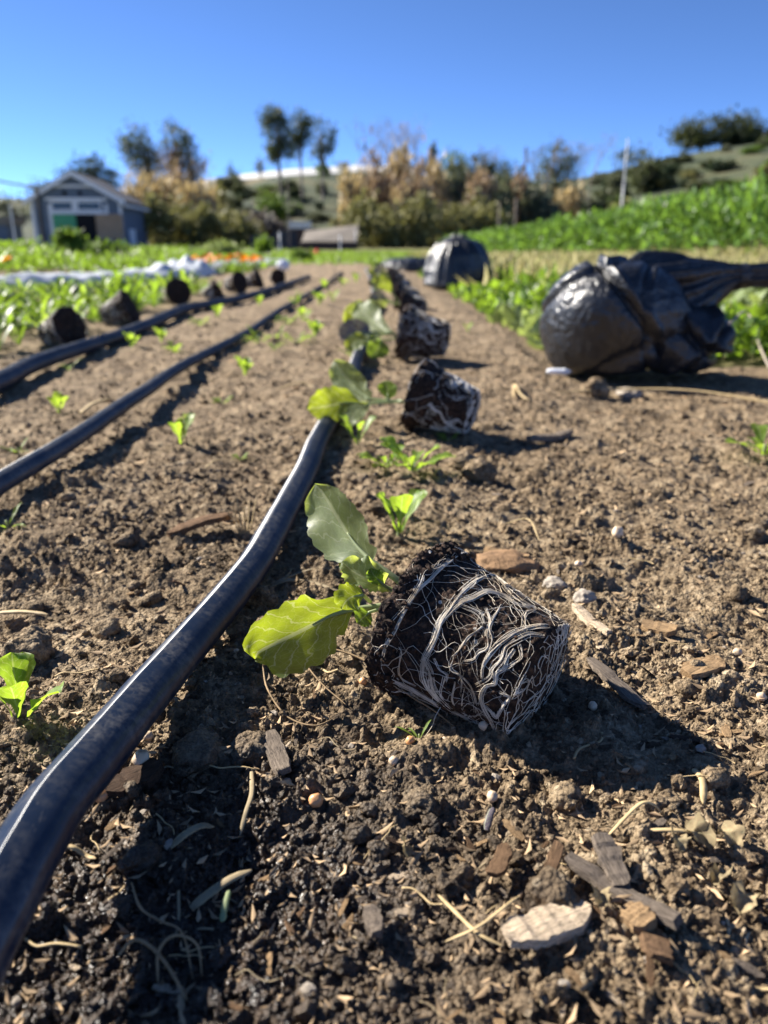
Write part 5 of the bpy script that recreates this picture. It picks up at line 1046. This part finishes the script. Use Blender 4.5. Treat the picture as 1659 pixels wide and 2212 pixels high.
# shed
def shed():
    ds = 50.; W_, Ln, eh, ph = 5.3, 7.0, 2.85, 4.3; b = DG(79, ds); o = empty('shed', b, 'grey-blue gabled shed with white trim and a sliding plywood door', 'shed', None, R_(5)); B = lambda nm, mt, lo, hi, par=o: MB().box(lo, hi).build(nm, M[mt], par, smooth=False)
    prof = [(0, 0), (W_, 0), (W_, eh), (W_ / 2, ph), (0, eh)]; V = [(x, y, z) for y in (0, Ln) for x, z in prof]
    mb = MB().add(V, [[0, 5, 9, 4], [1, 2, 7, 6], [5, 6, 7, 8][::-1]]); mb.F.append(np.array([[0, 1, 2, 3, 4]])); mb.F.append(np.array([[9, 8, 7]])); mb.build('wall', M['siding'], o, smooth=False)
    for sgn in (0, 1):
        x0, x1 = (-.35, W_ / 2) if sgn == 0 else (W_ / 2, W_ + .35); z0, z1 = (eh - .19, ph) if sgn == 0 else (ph, eh - .19); e = .10
        V = [(x0, -.35, z0 + .02), (x1, -.35, z1 + .02), (x1, Ln + .3, z1 + .02), (x0, Ln + .3, z0 + .02)]; V += [(a, b_, c + e) for a, b_, c in V]
        r_ = MB().add(V, [[0, 3, 2, 1], [4, 5, 6, 7], [0, 1, 5, 4], [1, 2, 6, 5], [2, 3, 7, 6], [3, 0, 4, 7]]).build('roof', M['roofing'], o, smooth=False)
        V = [(x0, -.39, z0 - .16), (x1, -.39, z1 - .16), (x1, -.39, z1 + .13), (x0, -.39, z0 + .13)]; V += [(a, b_ + .035, c) for a, b_, c in V]
        MB().add(V, [[0, 1, 2, 3], [4, 7, 6, 5], [0, 4, 5, 1], [1, 5, 6, 2], [2, 6, 7, 3], [3, 7, 4, 0]]).build('bargeboard', M['trim'], r_, smooth=False)
    for x in (-.02, 1.0, W_ - .95, W_ - .13): B('post_trim', 'trim', (x, -.07, 0), (x + .17, -.003, eh if x in (-.02, W_ - .13) else eh - .28))
    B('cross_trim', 'trim', (.9, -.09, 2.78), (W_ - .78, -.004, 2.94)); B('cross_trim', 'trim', (1.17, -.075, 2.02), (W_ - .96, -.003, 2.17)); B('cross_trim', 'trim', (1.55, -.08, 3.52), (W_ - 1.55, -.004, 3.66)); B('mullion', 'trim', (2.5, -.068, 2.175), (2.68, -.003, 2.775))
    for x0, x1 in ((1.18, 2.49), (2.69, 4.14)):
        wnd = B('window', 'trim', (x0, -.03, 2.18), (x1, -.005, 2.77)); B('pane', 'dark_glass', (x0 + .09, -.045, 2.27), (x1 - .09, -.032, 2.68), wnd)
    for x in (1.95, 2.85): B('vent', 'dark', (x, -.03, 3.04), (x + .22, -.004, 3.34))
    B('doorway_shade', 'dark', (1.2, -.025, .02), (4.1, -.006, 2.015)); B('door_panel', 'green_panel', (1.2, -.10, .05), (2.55, -.03, 1.99)); B('sliding_door', 'plywood', (3.75, -.16, .55), (5.35, -.095, 2.02)); B('downpipe', 'trim', (W_ + .003, Ln - .2, 0), (W_ + .07, Ln - .1, eh - .3))  # door opening is a thin slab on the wall, its inner shade painted dark
    B('side_board', 'trim', (W_ + .003, 1.6, .2), (W_ + .05, 3.2, 1.2)); B('gutter', 'trim', (W_ + .28, -.3, eh - .42), (W_ + .40, Ln + .3, eh - .28))
    aw = MB().add([(-1.25, -.3, 2.42), (-.4, -.3, 2.8), (-.4, 1.6, 2.8), (-1.25, 1.6, 2.42), (-1.25, -.3, 2.48), (-.4, -.3, 2.86), (-.4, 1.6, 2.86), (-1.25, 1.6, 2.48)], [[0, 3, 2, 1], [4, 5, 6, 7], [0, 1, 5, 4], [1, 2, 6, 5], [2, 3, 7, 6], [3, 0, 4, 7]]).build('awning', M['white_wall'], o, smooth=False)
    B('awning_post', 'trim', (-1.2, -.25, 0), (-1.12, -.17, 2.43), aw)
shed()
def simple_thing(name, label, cat, mb, mat): return tag(mb.build(name, M[mat], smooth=False), label, cat)
def pole(px, dist, top, r, mat, label, base=None, arm=False):
    b = hp(px, dist); 
    if base is not None: b[2] = zpx(base, dist)
    h = zpx(top, dist) - b[2]; o = empty('pole', b, label, 'pole'); MB().tube(np.array([(0, 0, -.2), (0, 0, h * .5), (0, 0, h)]), [r, r * .95, r * .85], 10).build('shaft', M[mat], o)
    MB().tube(np.array([(0, 0, h), (0, 0, h + .06), (0, 0, h + .1)]), [r * 1.25, r * 1.2, r * .3], 10).build('cap', M[mat], o)
    if arm: MB().box((-.5, -.05, h - .55), (.5, .05, h - .42)).build('crossarm', M[mat], o, smooth=False)
pole(1335, 62, 302, .06, 'metal', 'tall pale metal pole at the edge of the green crop', 450); pole(1125, 140, 318, .16, 'bark', 'dark utility pole on the ridge gap', None, True); pole(626, 58, 385, .035, 'bark_pale', 'thin tall mast in front of the hillside'); pole(97, 42, 405, .09, 'dark', 'dark pole at the shed corner carrying a cable')
pole(605, 26, 508, .03, 'metal', 'pale post beside the dark fence'); pole(1075, 52, 440, .05, 'bark_pale', 'short white post in the grove, first of two'); pole(1110, 52, 432, .05, 'bark_pale', 'short white post in the grove, second of two'); pole(735, 40, 512, .04, 'metal', 'thin pale post in front of the brown fence'); pole(768, 44, 500, .03, 'metal', 'slim post at the end of the brown fence')
pe = D(97, 407, 42); ps = D(-420, 250, 26); L_ = np.linspace(0, 1, 30)[:, None]; tag(MB().tube(ps + (pe - ps) * L_ + np.array([0, 0, -.35]) * (4 * L_ * (1 - L_)), .05, 6).build('overhead_cable', M['metal']), 'thick overhead cable running to the pole by the shed', 'cable')
# dark fence and low building at the field end
def fence(px0, px1, top, dist, mat, label):
    a_, b_ = DG(px0, dist), DG(px1, dist); h = zpx(top, dist); o = empty('fence', a_, label, 'fence', None); w_ = b_[0] - a_[0]; nb = max(6, int(w_ / .22)); bw = w_ / nb
    me = MB().box((0, 0, 0), (bw * .94, .03, 1)).build('board', M[mat], o, smooth=False); me.scale = (1, 1, h)
    for q in range(1, nb):
        c_ = me.copy(); COL.objects.link(c_); c_.location = (q * bw, .004 * (q % 2), 0); c_.scale = (1, 1, h * (1 + .015 * math.sin(q * 5)))
    for z in (.3, .75): MB().box((0, .035, h * z), (w_, .08, h * z + .08)).build('rail', M[mat], o, smooth=False)
fence(540, 592, 508, 40, 'fence', 'dark blue-grey board fence below the purple-grey bush'); fence(592, 642, 500, 39, 'fence', 'taller dark fence panel next to the pale post'); fence(652, 772, 522, 42, 'fence_brown', 'brown-black board fence below the tan roof')
b = DG(655, 46); z0, z1 = zpx(528, 46), zpx(500, 46); wl = 110 / F * 46
hut = empty('low_hut', b, 'low hut with a tan sheet roof behind the brown fence', 'hut'); MB().box((.1, 0, 0), (wl - .1, 2.2, z0)).build('wall', M['fence_brown'], hut, smooth=False)
MB().add([(-.1, -.3, z0 + .01), (wl, -.3, z0 + .01), (wl, 2.4, z1 + .35), (-.1, 2.4, z1), (-.1, -.3, z0 + .07), (wl, -.3, z0 + .07), (wl, 2.4, z1 + .41), (-.1, 2.4, z1 + .06)], [[0, 3, 2, 1], [4, 5, 6, 7], [0, 1, 5, 4], [1, 2, 6, 5], [2, 3, 7, 6], [3, 0, 4, 7]]).build('roof', M['tan_roof'], hut, smooth=False)
b = hp(648, 62); st = empty('storage_box', b, 'small white box building above the tan roof', 'hut'); MB().box((-.7, 0, 0), (.7, 1, zpx(494, 62) - b[2])).build('wall', M['fence_brown'], st, smooth=False); MB().box((-.85, -.1, zpx(494, 62) - b[2] + .003), (.85, 1.1, zpx(478, 62) - b[2])).build('roof', M['white_wall'], st, smooth=False)
b = hp(1655, 182); gr_ = empty('hill_house', b, 'grey-roofed house on the hill crest by the oak', 'house'); MB().box((-3, 0, -1), (9, 6, 2.2)).build('wall', M['tan_roof'], gr_, smooth=False); V = [(-4, -.6, 2.203), (10, -.6, 2.203), (10, 6.6, 2.203), (-4, 6.6, 2.203), (-2, 3, 4.6), (9, 3, 4.6)]
mb = MB().add(V, [[0, 1, 5, 4], [2, 3, 4, 5], [0, 3, 2, 1]]); mb.F.append(np.array([[1, 2, 5], [3, 0, 4]])); mb.build('roof', M['roofing'], gr_, smooth=False)
b = DG(-10, 70); gr_ = empty('grey_hut', b, 'small grey-roofed hut beyond the shed awning', 'hut'); MB().box((-3, 0, 0), (1.2, 3, 1.9)).build('wall', M['siding'], gr_, smooth=False); MB().box((-3.2, -.2, 1.903), (1.5, 3.2, 2.5)).build('roof', M['tan_roof'], gr_, smooth=False)
# wooden box and traffic cone
b = DG(658, 20); zb = zpx(558, 20); bx_ = empty('wooden_box', (b[0], b[1], zb - .02 if zb > 0 else 0), 'orange-brown wooden box beside the red cone', 'box'); hb = zpx(540, 20) - max(zb, 0)
for q in range(3): MB().box((-.17, -.14, q * hb / 3 + .002), (.17, .14, (q + 1) * hb / 3 - .008)).build('plank', M['wood_box'], bx_, smooth=False)
b = DG(684, 20); cn = empty('traffic_cone', b, 'red traffic cone standing beside the wooden box', 'cone'); hcn = zpx(538, 20); MB().tube(np.array([(0, 0, .03), (0, 0, hcn * .5), (0, 0, hcn)]), [.11, .065, .02], 16).build('cone_body', M['red'], cn); MB().box((-.14, -.14, 0), (.14, .14, .03)).build('foot', M['red'], cn, smooth=False)
M['leafwhite'] = M['white_plastic']; V, Fc = hull_bag(np.array([*G(612, 590)[:2], .06]), (.06, .05, .045), 941, nth=40, nph=24, fold=.02); tag(MB().add(V, Fc).build('plastic_sheet', M['white_plastic']), 'crumpled white plastic at the far end of the slate hose', 'plastic sheet')
